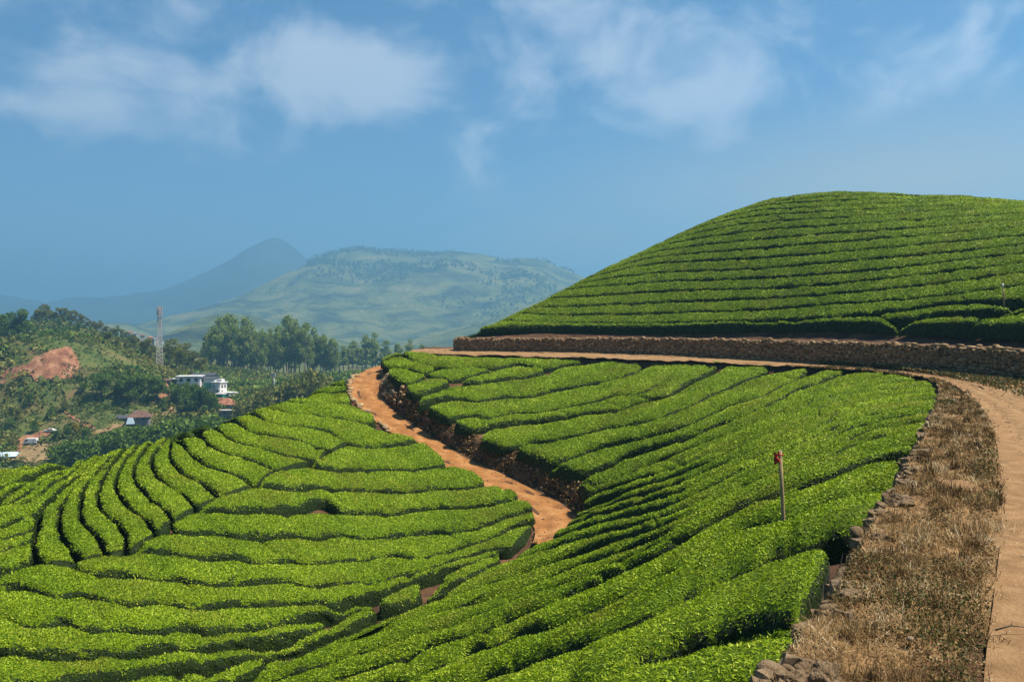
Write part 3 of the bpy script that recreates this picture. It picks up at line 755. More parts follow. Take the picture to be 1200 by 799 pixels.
# --- spur on the left
def build_spur():
    F = F_S; y = (16, 95); g = "tea rows curving over the left spur"
    fan = [
     ([(379, 445.5), (390, 442.5), (401, 441.5)], [(372, 449.5), (385, 449.5), (401, 449.5)]),
     ([(364, 455), (385, 451), (401, 450.5)], [(357, 459.5), (380, 458.8), (402, 456.5)]),
     ([(343, 463), (358, 460.5), (380, 459.8), (404, 458)], [(338, 467), (352, 470), (380, 469), (407, 470)]),
     ([(323, 473), (338, 468.5), (352, 471.5), (380, 470.5), (407, 471.5), (433, 482)], [(318, 476), (335, 480.5), (370, 482.5), (400, 487), (420, 491), (434, 493)]),
     ([(302, 480), (318, 477), (335, 482), (370, 484), (400, 489), (430, 494.5), (440, 501)], [(298, 483), (308, 490), (322, 492.5), (338, 496), (360, 497.5), (385, 502), (404, 513), (420, 520), (442, 521)]),
     ([(281, 488), (298, 484), (308, 491.5), (322, 494), (338, 497.5), (360, 499), (385, 504), (403, 513)], [(277, 490), (285, 499), (300, 504), (325, 507.5), (350, 512), (372, 519.5), (384, 523)]),
     ([(259, 497), (277, 491.5), (285, 500.5), (300, 505.5), (325, 509), (350, 513.5), (377, 524)], [(255, 499), (262, 508), (280, 517), (305, 521), (325, 528), (350, 533.5), (368, 536)]),
     ([(240, 506), (255, 501), (262, 510), (280, 519), (305, 523), (325, 530), (350, 535.5), (357, 538)], [(236, 508), (245, 519), (262, 528), (285, 533), (305, 540), (319, 546)]),
     ([(218, 513), (236, 509.5), (245, 520.5), (262, 529.5), (285, 534.5), (305, 541.5), (317, 547)], [(214, 515), (221, 529), (240, 541), (262, 550), (285, 555), (294, 562)]),
     ([(206, 518), (214, 516), (221, 530.5), (240, 542.5), (262, 551.5), (285, 556.5), (291, 563)], [(203, 519), (197, 527), (201, 540), (215, 552), (238, 562), (248, 568), (255, 577)]),
     ([(200, 519), (196, 527.5), (200, 541), (214, 553.5), (237, 563.5), (246, 569), (250, 578)], [(189, 522), (176, 536), (180, 550), (192, 562), (216, 575), (228, 588)]),
     ([(186, 523), (175, 536.5), (179, 551), (191, 563.5), (215, 576.5), (225, 589)], [(171, 527), (163, 537), (155, 555), (166, 570), (180, 584), (194, 592), (201, 602)]),
     ([(167, 528), (161, 537.5), (153.5, 556), (165, 571.5), (179, 585.5), (193, 593.5), (198, 602)], [(153, 533), (141, 547), (136, 566), (148, 590), (160, 598), (176, 608), (181, 617)]),
     ([(150, 533.5), (140, 547.5), (134.5, 567), (146.5, 591), (159, 599.5), (175, 609.5), (178, 618)], [(139, 535), (129, 547), (119, 567), (114.6, 587), (128, 602), (144, 614), (150, 628), (149, 638)]),
     ([(136, 535.5), (127.5, 548), (117.5, 568), (113, 588), (126.5, 603), (142, 615), (147, 629), (146, 639)], [(127, 540), (112, 554), (101, 566), (96, 584), (95, 606), (108, 620), (122, 632), (124, 641)]),
     ([(124, 541), (110, 555), (99.5, 567), (94.5, 585), (93.5, 606), (106, 621), (119, 633), (121, 643)], [(110, 540), (94, 558), (81, 576), (72, 594), (70, 614), (78, 634), (91, 643), (93, 650)]),
     ([(107, 541), (92, 559), (79.5, 577), (70.5, 595), (68.5, 615), (76, 635), (88, 645), (88, 652)], [(97, 541), (84, 558), (70, 570), (60, 584), (47, 600), (48, 614), (38, 632), (42, 648), (50, 652)]),
    ]
    for k, (u, l) in enumerate(fan):
        if k == 0: lb = "smallest tea hedge at the top of the spur beside the road"
        elif k < 5: lb = f"{ORD[k]} tea row from the top of the left spur, abutting the dirt road"
        else: lb = f"{ORD[k]} curved tea row down the crest of the left spur"
        ext = 0 if k == 0 else (3.5 if k < 9 else 6)
        hedge(plan(u, F, *y, (ext, .5)), plan(l, F, *y, (ext, .5)), F, lb, g, seed=200 + k, p=4.5, gap=-.075)
    left = [[(106, 539), (93, 551), (81, 561), (68, 572), (57, 585), (43, 599), (20, 601), (0, 601)],
            [(92, 541), (80, 552), (60, 566), (46, 578), (30, 587), (12, 589), (0, 588.5)],
            [(82, 543), (66, 553), (50, 560), (34, 573), (16, 584), (0, 586.5)],
            [(72, 544.5), (50, 552), (34, 560), (14, 574), (0, 582)],
            [(60, 546), (40, 553), (24, 560), (12, 565), (0, 571)],
            [(45, 545.5), (25, 550), (10, 553.5), (0, 556)],
            [(30, 545.5), (15, 547.5), (0, 549)]]
    gl = "slanting tea rows at the left edge"
    for k in range(len(left) - 1):
        hedge(plan(left[k + 1], F, *y, (3, 0)), plan(left[k], F, *y, (3, 0)), F, f"{ORD[k]} slanting tea row below the scrub at the left edge, counted upwards", gl, seed=230 + k, p=4, gap=-.075)
    low = [[(47, 602), (36, 597), (18, 601), (0, 602)], [(44, 604), (26, 606), (14, 610), (0, 616)], [(43, 616), (24, 624), (10, 628), (0, 631)], [(38, 630), (20, 636), (8, 641), (0, 644)], [(40, 652), (24, 659), (10, 662), (0, 662)]]
    for k in range(len(low) - 1):
        hedge(plan(low[k], F, *y), plan(low[k + 1], F, *y), F, f"{ORD[k]} short tea row running off the left edge below the junction", gl, seed=240 + k, p=4, gap=.0)
    # rows that run level across the spur; each is the band down to the next gap line
    H0 = [(361, 541), (375, 532), (390, 523), (405, 516), (425, 522), (445, 520.5), (470, 518), (495, 513)]
    rows = [
     ([(406, 513), (430, 500), (440, 500), (450, 502), (470, 507), (494, 512)], [(405, 515), (420, 520.5), (445, 519.5), (470, 517), (495, 513)], "tea hedge pressed against the stones of the road edge"),
     (H0, [(361, 542), (375, 545.5), (400, 547.5), (440, 546.5), (480, 546.5), (510, 543.5), (526, 539)], None),
     ([(298, 563), (315, 551), (335, 545), (358, 544), (375, 547), (400, 549), (440, 548), (480, 548), (510, 545), (530, 541), (552, 549)], [(296, 565), (310, 566), (330, 568.5), (350, 571), (372, 566.5), (400, 570), (440, 570.5), (481, 572), (513, 568), (545, 568), (573, 563)], None),
     ([(226, 593), (250, 582), (265, 577), (290, 567), (310, 568), (330, 570.5), (350, 573), (372, 568.5), (400, 572), (440, 572.5), (481, 574), (513, 570), (545, 570), (576, 565), (598, 573)], [(224, 595), (250, 594.5), (280, 594), (324, 595), (350, 592), (366, 588), (378, 582), (391, 589), (400, 597), (440, 597), (463, 597), (500, 592), (550, 590.5), (588, 585), (613, 579)], None),
     ([(201, 610), (212, 600), (226, 596.5), (250, 596.5), (280, 596), (324, 597), (366, 597), (391, 597), (410, 599), (440, 599), (463, 599), (500, 594), (550, 592.5), (588, 587), (614, 580), (625, 590)], [(200, 617), (216, 621), (250, 620.5), (296, 625.5), (340, 622), (370, 626.5), (390, 622), (420, 627), (440, 626), (480, 621.5), (533, 619), (560, 614), (585, 605.5), (625, 594.5)], None),
     ([(148, 641), (165, 630), (185, 619), (200, 619), (216, 623), (250, 622.5), (296, 627.5), (340, 624), (370, 628.5), (390, 624), (420, 629), (440, 628), (480, 623.5), (533, 621), (560, 616), (585, 607.5), (627, 596)], [(149, 645), (170, 641), (208, 645), (240, 649.5), (280, 649.5), (306, 656), (330, 653.5), (380, 656), (432, 650), (465, 646), (483, 650.5), (518, 644), (550, 636), (580, 626), (605, 613.5), (630, 606)], None),
     ([(83, 655), (100, 652), (125, 645), (148, 645), (170, 643), (208, 647), (240, 651.5), (280, 651.5), (306, 658), (330, 655.5), (380, 658), (432, 652), (465, 648), (483, 652.5), (518, 646), (550, 638), (580, 628), (605, 615.5), (629, 609)], [(82, 659), (100, 665.5), (124, 667.5), (156, 669.5), (180, 671.5), (212, 673.5), (240, 680), (260, 681.5), (284, 679.5), (312, 677.5), (328, 677.5), (356, 682), (390, 680.5), (440, 677), (465, 672.5), (500, 665), (540, 651), (575, 641), (600, 640)], None),
     ([(0, 673), (20, 662), (44, 655), (78, 660), (100, 667.5), (124, 669.5), (156, 671.5), (180, 673.5), (212, 675.5), (240, 682), (260, 683.5), (284, 681.5), (312, 679.5), (328, 679.5), (356, 684), (390, 682.5), (440, 679), (465, 674.5), (500, 667), (540, 653), (575, 643), (590, 640)], [(0, 683.5), (30, 683.5), (44, 687.5), (66, 694.5), (90, 690.5), (120, 695.5), (156, 701.5), (190, 699.5), (226, 706), (246, 707.5), (268, 702.5), (300, 703.5), (328, 704.5), (372, 704.5), (395, 704), (410, 698), (440, 693), (480, 680), (498, 673), (540, 661), (580, 650)], None),
     ([(0, 686), (30, 685.5), (44, 689.5), (66, 696.5), (90, 692.5), (120, 697.5), (156, 703.5), (190, 701.5), (226, 708), (246, 709.5), (268, 704.5), (300, 705.5), (328, 706.5), (372, 706.5), (395, 706), (412, 700), (436, 697)], [(0, 717), (18, 721.5), (50, 727.5), (76, 723.5), (96, 732.5), (120, 731.5), (156, 734.5), (176, 738.5), (192, 734.5), (226, 731), (240, 738), (260, 734.5), (288, 733.5), (312, 730.5), (332, 726), (360, 721), (390, 716), (420, 707), (440, 698.5)], None),
     ([(0, 719), (18, 723.5), (50, 729.5), (76, 725.5), (96, 734.5), (120, 733.5), (156, 736.5), (176, 740.5), (192, 736.5), (226, 733), (240, 740), (260, 736.5), (288, 735.5), (312, 732.5), (332, 728), (360, 723), (380, 719)], [(0, 758), (26, 758.5), (40, 762.5), (64, 765.5), (88, 764.5), (124, 761.5), (156, 763.5), (174, 758.5), (212, 756.5), (226, 758), (250, 755.5), (280, 749.5), (300, 749), (330, 744), (360, 735), (382, 727)], None),
     ([(0, 761), (26, 760.5), (40, 764.5), (64, 767.5), (88, 766.5), (124, 763.5), (156, 765.5), (174, 760.5), (212, 758.5), (226, 760), (250, 757.5), (280, 751.5), (300, 751), (330, 746), (360, 737), (384, 729), (410, 717), (436, 704)], [(0, 800), (40, 800), (76, 798.5), (104, 792), (136, 788), (156, 789.5), (164, 785), (200, 780.5), (216, 779.5), (250, 774), (280, 766.5), (300, 762), (340, 753), (384, 745), (412, 735), (434, 722), (447, 711)], None),
     ([(0, 803), (40, 803), (76, 801), (104, 794.5), (136, 790.5), (164, 787.5), (200, 783), (250, 776.5), (300, 764.5), (345, 755), (384, 748)], [(0, 850), (60, 845), (120, 835), (180, 822), (236, 800), (260, 788), (290, 779), (330, 771), (365, 757), (386, 746)], "level tea row cut by the bottom edge at the lower left"),
     ([(498, 690), (515, 675), (535, 664), (560, 655), (586, 644)], [(500, 692), (530, 681), (560, 669), (588, 655)], "yellowish tea hedge with a dark face above the bare red patch"),
     ([(442, 703), (455, 692), (480, 682), (496, 680)], [(444, 709), (470, 705), (494, 696)], "stubby tea hedge left of the bare red patch in the gully"),
     ([(256, 790), (275, 778), (300, 768), (314, 769)], [(262, 799), (290, 792), (312, 780)], "round ended tea hedge in the gully at the bottom"),
    ]
    k2 = 0
    for k, (u, l, lb) in enumerate(rows):
        if lb is None:
            lb = f"{ORD[k2]} level tea row down the face of the left spur"; k2 += 1
        hedge(plan(u, F, *y), plan(l, F, *y), F, lb, g if k2 else g, seed=260 + k, p=4.2, gap=.08)
build_spur()
print("hedges", len(HEDGES), "leaf polys", sum(len(h[0].data.polygons) for h in HEDGES))

# ------------------------------------------------------------------ the valley and the far hills
VAL = [U(0, 540, 300), U(60, 522, 315), U(120, 512, 322), U(170, 503, 332), U(230, 488, 345), U(262, 482, 352), U(290, 468, 362), U(330, 460, 372), U(0, 505, 325), U(50, 485, 338),
       U(100, 482, 338), U(135, 492, 333), U(0, 455, 350), U(60, 411, 362), U(80, 409, 366), U(90, 405, 370), U(30, 424, 356), U(0, 438, 352), U(120, 420, 372), U(150, 442, 366), U(188, 431, 392),
       U(200, 452, 366), U(215, 450, 374), U(250, 465, 372), U(0, 410, 400), U(40, 402, 410), U(100, 398, 400), U(100, 388, 540), U(60, 382, 540), U(20, 390, 500), U(140, 398, 540),
       U(260, 452, 420), U(300, 452, 420), U(350, 447, 420), U(400, 443, 430), U(450, 440, 460), U(300, 447, 580), U(360, 445, 580), U(250, 446, 580), U(200, 418, 680), U(450, 432, 640), U(600, 430, 600), U(560, 450, 430),
       (-60, 220, -55), (-150, 220, -56), (-260, 230, -55), (0, 150, -60), (80, 220, -60), (-120, 120, -62), (-330, 330, -40), (-300, 480, -30), (-420, 420, -35), (150, 500, -45), (-200, 760, -36), (100, 760, -40), (-420, 700, -20)]
F_V = Field(VAL, .01)
M_SCRUB = mat_noise("scrub_ground", [(.3, (.03, .055, .010)), (.48, (.075, .09, .018)), (.62, (.12, .095, .032)), (.74, (.17, .085, .035))], scale=.09, bump=.6, bump_scale=.8, bump_dist=.6, detail=10)
M_RED = mat_noise("red_soil", [(.3, (.12, .045, .022)), (.5, (.25, .11, .055)), (.7, (.37, .21, .12))], scale=.25, bump=1, bump_scale=.9, bump_dist=.5, detail=9)
M_SAND = mat_noise("yard_sand", [(.3, (.13, .085, .032)), (.7, (.25, .17, .08))], scale=.3, bump=.4, bump_scale=1)
M_HILL = mat_noise("far_hill", [(.34, (.016, .022, .006)), (.44, (.06, .075, .014)), (.52, (.125, .145, .028)), (.62, (.19, .18, .045)), (.74, (.31, .20, .10))], scale=.0062, bump=1, bump_scale=.03, bump_dist=30, detail=12, distort=.6)
M_PEAK = mat_noise("far_peak", [(.3, (.012, .02, .012)), (.6, (.03, .045, .02)), (.8, (.06, .06, .035))], scale=.004, bump=.8, bump_scale=.02, bump_dist=20, detail=9)

def val_z(x, y): return F_V(x, y) + fbm(np.asarray(x) * .05, np.asarray(y) * .05, 71, 4) * 5

def build_valley():
    xs = np.arange(-520, 320.1, 5.0); ys = np.arange(110, 1000.1, 5.0)
    X, Y = np.meshgrid(xs, ys, indexing='ij'); Z = val_z(X, Y)
    border = np.minimum.reduce([X - xs[0], xs[-1] - X, Y - ys[0], ys[-1] - Y])
    k = sstep(0, 120, border); Z = Z * k + (-82) * (1 - k)
    link_o = link("valley_terrain", mesh_from("valley_terrain", np.stack([X, Y, Z], -1).reshape(-1, 3), [grid_faces(len(xs), len(ys))[:, ::-1]], [M_SCRUB]))
    tag(link_o, kind="structure")
    R = 14000
    n = 40; g = np.linspace(-R, R, n); X, Y = np.meshgrid(g, g, indexing='ij'); Z = np.full_like(X, -80.) + fbm(X * .002, Y * .002, 5) * 6
    tag(link("ground", mesh_from("ground", np.stack([X, Y, Z], -1).reshape(-1, 3), [grid_faces(n, n)[:, ::-1]], [M_HILL])), kind="structure")
build_valley()

def mountain(name, D, W, prof, base, mat, seed, rough=.35, nu=320, nv=90, back=.5):
    P = np.array(prof, float)
    u = np.linspace(P[0, 0], P[-1, 0], nu)
    v = np.interp(u, P[:, 0], P[:, 1])
    k = np.ones(5) / 5; v = np.convolve(np.pad(v, 2, 'edge'), k, 'valid') + fbm(u * .06, u * 0 + seed, seed, 4) * 1.6
    X = (u - 600) / 1000 * D; top = (380 - v) / 1000 * D
    s = np.concatenate([np.linspace(1.15, 0, nv), -np.linspace(0, back, 14)[1:]])
    XX, SS = np.meshgrid(X, s, indexing='ij')
    TT = np.broadcast_to(top[:, None], XX.shape)
    YY = D - SS * W + fbm(XX / W * 1.6, XX * 0 + seed, seed, 3) * W * .3 * (SS > -1)
    a = np.clip(np.abs(SS), 0, 1.15)
    shape = np.where(SS >= 0, np.clip(1 - a, 0, 1) ** 1.25, np.clip(1 - a * 1.4, 0, 1))
    warp = XX / W + fbm(XX / W * 2, YY / W * 2, seed + 3, 3) * .5
    rid = 1 - 2 * np.abs(fbm(warp * 5, YY / W * 1.1, seed + 5, 5))
    rel = (TT - base)
    Z = base + rel * shape + rel * rough * (rid - .75) * np.clip(a * 3.2, 0, 1) * np.clip(1.15 - a, 0, 1) + fbm(XX / W * 22, YY / W * 22, seed + 9, 4) * rel * .05 * np.clip(a * 6, .12, 1)
    o = link(name, mesh_from(name, np.stack([XX, YY, Z], -1).reshape(-1, 3), [grid_faces(nu, len(s))], [mat]))
    return tag(o, kind="structure"), X, YY, Z, s
NEAR_MT = mountain("green_mountain", 3900, 1900, [(120, 405), (180, 392), (240, 368), (300, 340), (340, 322), (362, 306), (385, 297), (405, 293), (430, 290.5), (455, 295), (480, 297), (510, 298), (540, 297), (570, 301), (592, 308), (606, 305), (628, 306), (642, 311), (662, 319), (682, 327), (730, 345), (820, 372), (900, 395)], -90, M_HILL, 3)
mountain("foothill", 1700, 700, [(150, 415), (190, 398), (215, 384), (238, 371), (262, 366), (290, 370), (330, 384), (400, 400), (470, 412)], -78, M_HILL, 11, rough=.2)
mountain("foothill", 2100, 800, [(420, 415), (480, 398), (540, 384), (590, 370), (630, 352), (660, 338), (690, 332), (760, 340), (840, 380)], -78, M_HILL, 15, rough=.22)
mountain("foothill", 2500, 900, [(-80, 385), (40, 392), (100, 384), (135, 377), (160, 380), (200, 396), (260, 410)], -78, M_HILL, 17, rough=.22)
mountain("mountain_peak", 5600, 1600, [(20, 372), (100, 352), (150, 345), (190, 340), (215, 330), (240, 318), (265, 305), (285, 293), (305, 283), (322, 277), (335, 283), (350, 295), (362, 306), (400, 328), (460, 350), (560, 380)], -80, M_PEAK, 21, rough=.25)
mountain("mountain_ridge", 5200, 2000, [(-160, 335), (-60, 341), (0, 346), (20, 349.5), (45, 354), (58, 356), (66, 351), (82, 347), (110, 348.5), (132, 346), (170, 351), (220, 362), (320, 385)], -80, M_PEAK, 27, rough=.25)

def on_valley(poly_uv): return unproject(val_z, poly_uv, 200, 700, 500)
def patch(name, edge_a, edge_b, mat, lift=.35, na=40, nb=10, rough=.5):
    """a sheet of bare earth between two lines seen on the hillside"""
    A = resample(on_valley(dens_px(edge_a)), na); B = resample(on_valley(dens_px(edge_b)), na)
    t = np.linspace(0, 1, nb)[None, :, None]
    P = A[:, None] * (1 - t) + B[:, None] * t
    P = P + np.stack([fbm(P[..., 0] * .3, P[..., 1] * .3, 5), fbm(P[..., 0] * .3, P[..., 1] * .3, 9)], -1) * 2.2 + np.stack([fbm(P[..., 0] * .09, P[..., 1] * .09, 15), fbm(P[..., 0] * .09, P[..., 1] * .09, 19)], -1) * 6
    Z = val_z(P[..., 0], P[..., 1]) + lift + fbm(P[..., 0] * .35, P[..., 1] * .35, 77, 3) * rough
    return tag(link(name, mesh_from(name, np.concatenate([P, Z[..., None]], -1).reshape(-1, 3), [grid_faces(na, nb)], [mat])), kind="structure")
PATCHES_PX = []
def px_patch(name, a, b, mat, **k):
    PATCHES_PX.append(np.array(list(a) + list(b)[::-1], float)); return patch(name, a, b, mat, **k)
px_patch("red_hill_cut", [(34, 428), (52, 413), (68, 407.5), (85, 408)], [(38, 445), (60, 446), (82, 443), (92, 428)], M_RED, rough=1.6)
px_patch("red_track", [(0, 436), (18, 429), (36, 420), (52, 413)], [(0, 443), (18, 437), (36, 429), (50, 423)], M_RED)
px_patch("red_track", [(0, 447), (16, 440), (34, 432), (46, 428)], [(2, 449.5), (16, 443), (34, 436), (48, 434)], M_RED)
px_patch("red_hill_cut", [(18, 527), (24, 515), (36, 508), (56, 503)], [(22, 530), (36, 521), (46, 515), (58, 510)], M_RED, rough=1.2)
px_patch("parking_yard", [(26, 526), (44, 521), (70, 518), (96, 516)], [(10, 542), (36, 540), (66, 537), (92, 526)], M_SAND, rough=.2)
px_patch("red_track", [(72, 482), (84, 488), (98, 495), (110, 503)], [(72, 485), (84, 492), (98, 500), (112, 509)], M_RED)
px_patch("valley_road", [(104, 510), (130, 501), (152, 494), (168, 488), (196, 484), (230, 481), (268, 479)], [(106, 513), (132, 505), (154, 497.5), (170, 492), (198, 487), (230, 484), (268, 482)], M_SAND, rough=.15, na=60)
px_patch("red_track", [(190, 448), (192, 456), (182, 464), (176, 470)], [(199, 448), (199, 462), (190, 470), (180, 473)], M_RED)
px_patch("red_track", [(196, 478), (198, 484), (194, 489)], [(204, 478), (206, 484), (202, 490)], M_RED)

# ------------------------------------------------------------------ trees
M_BARK = mat_noise("bark", [(.3, (.10, .075, .05)), (.7, (.33, .28, .21))], scale=.8, rough=.9, obj=True, bump=.4)
M_BARKD = mat_noise("bark_dark", [(.3, (.035, .025, .018)), (.7, (.11, .08, .055))], scale=.8, rough=.9, obj=True)
M_EUC = mat_leaf("eucalyptus_leaf", [(0, (.06, .10, .014)), (.5, (.21, .27, .045)), (1, (.38, .43, .09))], trans=.3)
M_BROAD = mat_leaf("broad_leaf", [(0, (.025, .06, .008)), (.5, (.085, .15, .015)), (1, (.19, .26, .03))], trans=.3)
M_BRIGHT = mat_leaf("bright_leaf", [(0, (.03, .07, .008)), (.5, (.08, .15, .015)), (1, (.17, .24, .03))], trans=.3)
M_OLIVE = mat_leaf("olive_leaf", [(0, (.05, .07, .012)), (.5, (.14, .155, .022)), (1, (.26, .23, .045))], trans=.3)
M_YELLOW = mat_leaf("yellow_leaf", [(0, (.20, .16, .01)), (1, (.42, .34, .03))], trans=.3)

def cards(C, size, r, nrm=None, jitter=1.0):
    """leaf sprays: one bent quad per centre C"""
    n = len(C)
    d = r.normal(size=(n, 3)); d /= np.linalg.norm(d, axis=1, keepdims=True)
    if nrm is not None: d = d + nrm * 1.2; d /= np.linalg.norm(d, axis=1, keepdims=True)
    e = r.normal(size=(n, 3)); s = np.cross(d, e); s /= np.linalg.norm(s, axis=1, keepdims=True)
    l = (size * r.uniform(.5, 1.4, n))[:, None]
    v = np.stack([C - d * l * .5, C + s * l * .36, C + d * l * .5, C - s * l * .30], 1)
    return v.reshape(-1, 3), (np.arange(n)[:, None] * 4 + np.array([[0, 1, 2, 3]]))

def crown_mesh(name, lobes, ncards, size, mat, r, hollow=.45):
    """foliage through a set of ellipsoidal boughs: (centre, radii)"""
    vol = np.array([a * b * c for _, (a, b, c) in lobes]) ** .75
    cnt = (ncards * vol / vol.sum()).astype(int) + 6
    C = []; tone = []; nn = []
    for (c, rad), m in zip(lobes, cnt):
        d = r.normal(size=(m, 3)); d /= np.linalg.norm(d, axis=1, keepdims=True)
        q = (hollow + (1 - hollow) * r.random((m, 1)) ** .6) * r.uniform(.8, 1.12, (m, 1))
        C.append(np.array(c) + d * q * np.array(rad)); nn.append(d)
        tone.append(np.clip(r.normal(r.uniform(.3, .65), .2, m), 0, 1))
    C = np.concatenate(C)
    V, Fc = cards(C, size, r, np.concatenate(nn) * .5 + np.array([0, 0, .3]))
    return mesh_from(name, V, [Fc], [mat], None, False, np.concatenate(tone))

def trunk_mesh(name, h, r0, limbs, mat, r, lean=.03):
    mb = MB()
    top = np.array([r.normal(0, lean) * h, r.normal(0, lean) * h, h])
    pts = [np.array([0, 0, -1.5])] + [top * t + np.array([r.normal(0, .01) * h, r.normal(0, .01) * h, 0]) for t in (0.02, .25, .5, .75, 1)]
    mb.tube(pts, [r0 * 1.4, r0 * 1.15, r0 * .85, r0 * .62, r0 * .4, r0 * .12], 7)
    for (c, _) in limbs:
        c = np.array(c); b = top * np.clip((c[2] - .25 * np.hypot(c[0], c[1]) - .06 * h) / h, .2, .92)
        m = (b + c) / 2 + np.array([0, 0, -.02 * h])
        mb.tube([b, m, c], [r0 * .32, r0 * .2, r0 * .07], 5)
    faces = [np.array(f) for k, f in sorted(mb.f.items())]
    return mesh_from(name, np.concatenate(mb.v), faces, [mat], None, True)

def proto(kind, seed):
    """crown and trunk meshes of a tree about ten units tall"""
    r = np.random.default_rng(seed); L = []
    if kind == 'euc':
        for i in range(19):
            z = r.uniform(3.2, 9.5); R = 1.7 * (1 - abs((z - 6.2) / 4.6)) + .4; a = r.uniform(0, 2 * np.pi)
            q = R * r.uniform(.3, .9); s = r.uniform(.7, 1.25)
            L.append(((q * np.cos(a), q * np.sin(a), z), (s, s, s * .8)))
        L.append(((0, 0, 9.4), (.7, .7, .7)))
        cm = crown_mesh("crown", L, 3000, .34, M_EUC, r); tm = trunk_mesh("trunk", 9.2, .20, L, M_BARK, r)
    elif kind == 'slim':
        for i in range(11):
            z = r.uniform(3, 9.3); R = 1.05 * (1 - (z - 3) / 8); a = r.uniform(0, 2 * np.pi)
            L.append(((R * np.cos(a) * .6, R * np.sin(a) * .6, z), (.35 + R * .55, .35 + R * .55, .75)))
        cm = crown_mesh("crown", L, 1500, .40, M_EUC, r); tm = trunk_mesh("trunk", 9.5, .16, L, M_BARK, r)
    elif kind == 'broad':
        for i in range(17):
            z = r.uniform(3.2, 8.6); R = 3.4 * math.sqrt(max(0.05, 1 - ((z - 5.2) / 4.2) ** 2)); a = r.uniform(0, 2 * np.pi)
            q = R * r.uniform(.2, .85); s = r.uniform(1.0, 1.9)
            L.append(((q * np.cos(a), q * np.sin(a), z), (s, s, s * .75)))
        cm = crown_mesh("crown", L, 3400, .42, M_BROAD, r); tm = trunk_mesh("trunk", 7.5, .32, L, M_BARKD, r)
    elif kind == 'olive':
        for i in range(13):
            z = r.uniform(3.0, 8.8); R = 2.6 * math.sqrt(max(0.05, 1 - ((z - 5.6) / 4.0) ** 2)); a = r.uniform(0, 2 * np.pi)
            q = R * r.uniform(.2, .9); s = r.uniform(.8, 1.5)
            L.append(((q * np.cos(a), q * np.sin(a), z), (s, s, s * .8)))
        cm = crown_mesh("crown", L, 2600, .38, M_OLIVE, r); tm = trunk_mesh("trunk", 8, .24, L, M_BARK, r)
    else:   # bush
        for i in range(14):
            z = r.uniform(1.5, 8.2); R = 4.6 * math.sqrt(max(0.05, 1 - (z / 9.2) ** 2)); a = r.uniform(0, 2 * np.pi)
            q = R * r.uniform(.2, .85); s = r.uniform(1.5, 2.6)
            L.append(((q * np.cos(a), q * np.sin(a), z), (s, s, s * .8)))
        mat = {'bush': M_BROAD, 'bright': M_BRIGHT, 'yellow': M_YELLOW, 'dry': M_OLIVE}[kind]
        cm = crown_mesh("crown", L, 1900, .72, mat, r); tm = trunk_mesh("trunk", 5, .3, L, M_BARKD, r)
    return cm, tm
PROTO = {}
def get_proto(kind, k):
    if (kind, k) not in PROTO: PROTO[(kind, k)] = proto(kind, 500 + 31 * k + sum(map(ord, kind)))
    return PROTO[(kind, k)]

NAME = {'euc': ("eucalyptus_tree", "tree"), 'slim': ("slender_tree", "tree"), 'broad': ("broadleaf_tree", "tree"), 'olive': ("leafy_tree", "tree"),
        'bush': ("bush", "bush"), 'bright': ("bush", "bush"), 'yellow': ("bush", "bush"), 'dry': ("bush", "bush")}
_tr = np.random.default_rng(99)
def plant(u, D, vtop, kind, label, group, wide=1.0, ground_fn=None):
    X = (u - 600) / 1000 * D
    zb = float((ground_fn or val_z)(X, D)); zt = (380 - vtop) / 1000 * D
    h = max(zt - zb, 2.0)
    cm, tm = get_proto(kind, int(_tr.integers(0, 4)))
    nm, cat = NAME[kind]
    root = link(nm, None, None, (X, D, zb)); root.empty_display_size = .5
    s = h / 9.9 if kind not in ('bush', 'bright', 'yellow', 'dry') else h / 9.2
    root.scale = (s * wide, s * wide, s); root.rotation_euler = (0, 0, _tr.uniform(0, 6.28))
    link("trunk", tm, root); link("crown", cm, root)
    return tag(root, label, cat, group)

def grove(items, kind, D, text, group, wide=1.0, jit=12):
    items = sorted(items)
    for i, it in enumerate(items):
        u, vt = it[:2]; kd = it[2] if len(it) > 2 else kind
        plant(u, D + _tr.uniform(-jit, jit), vt, kd, text.format(ORD[i]), group, wide)

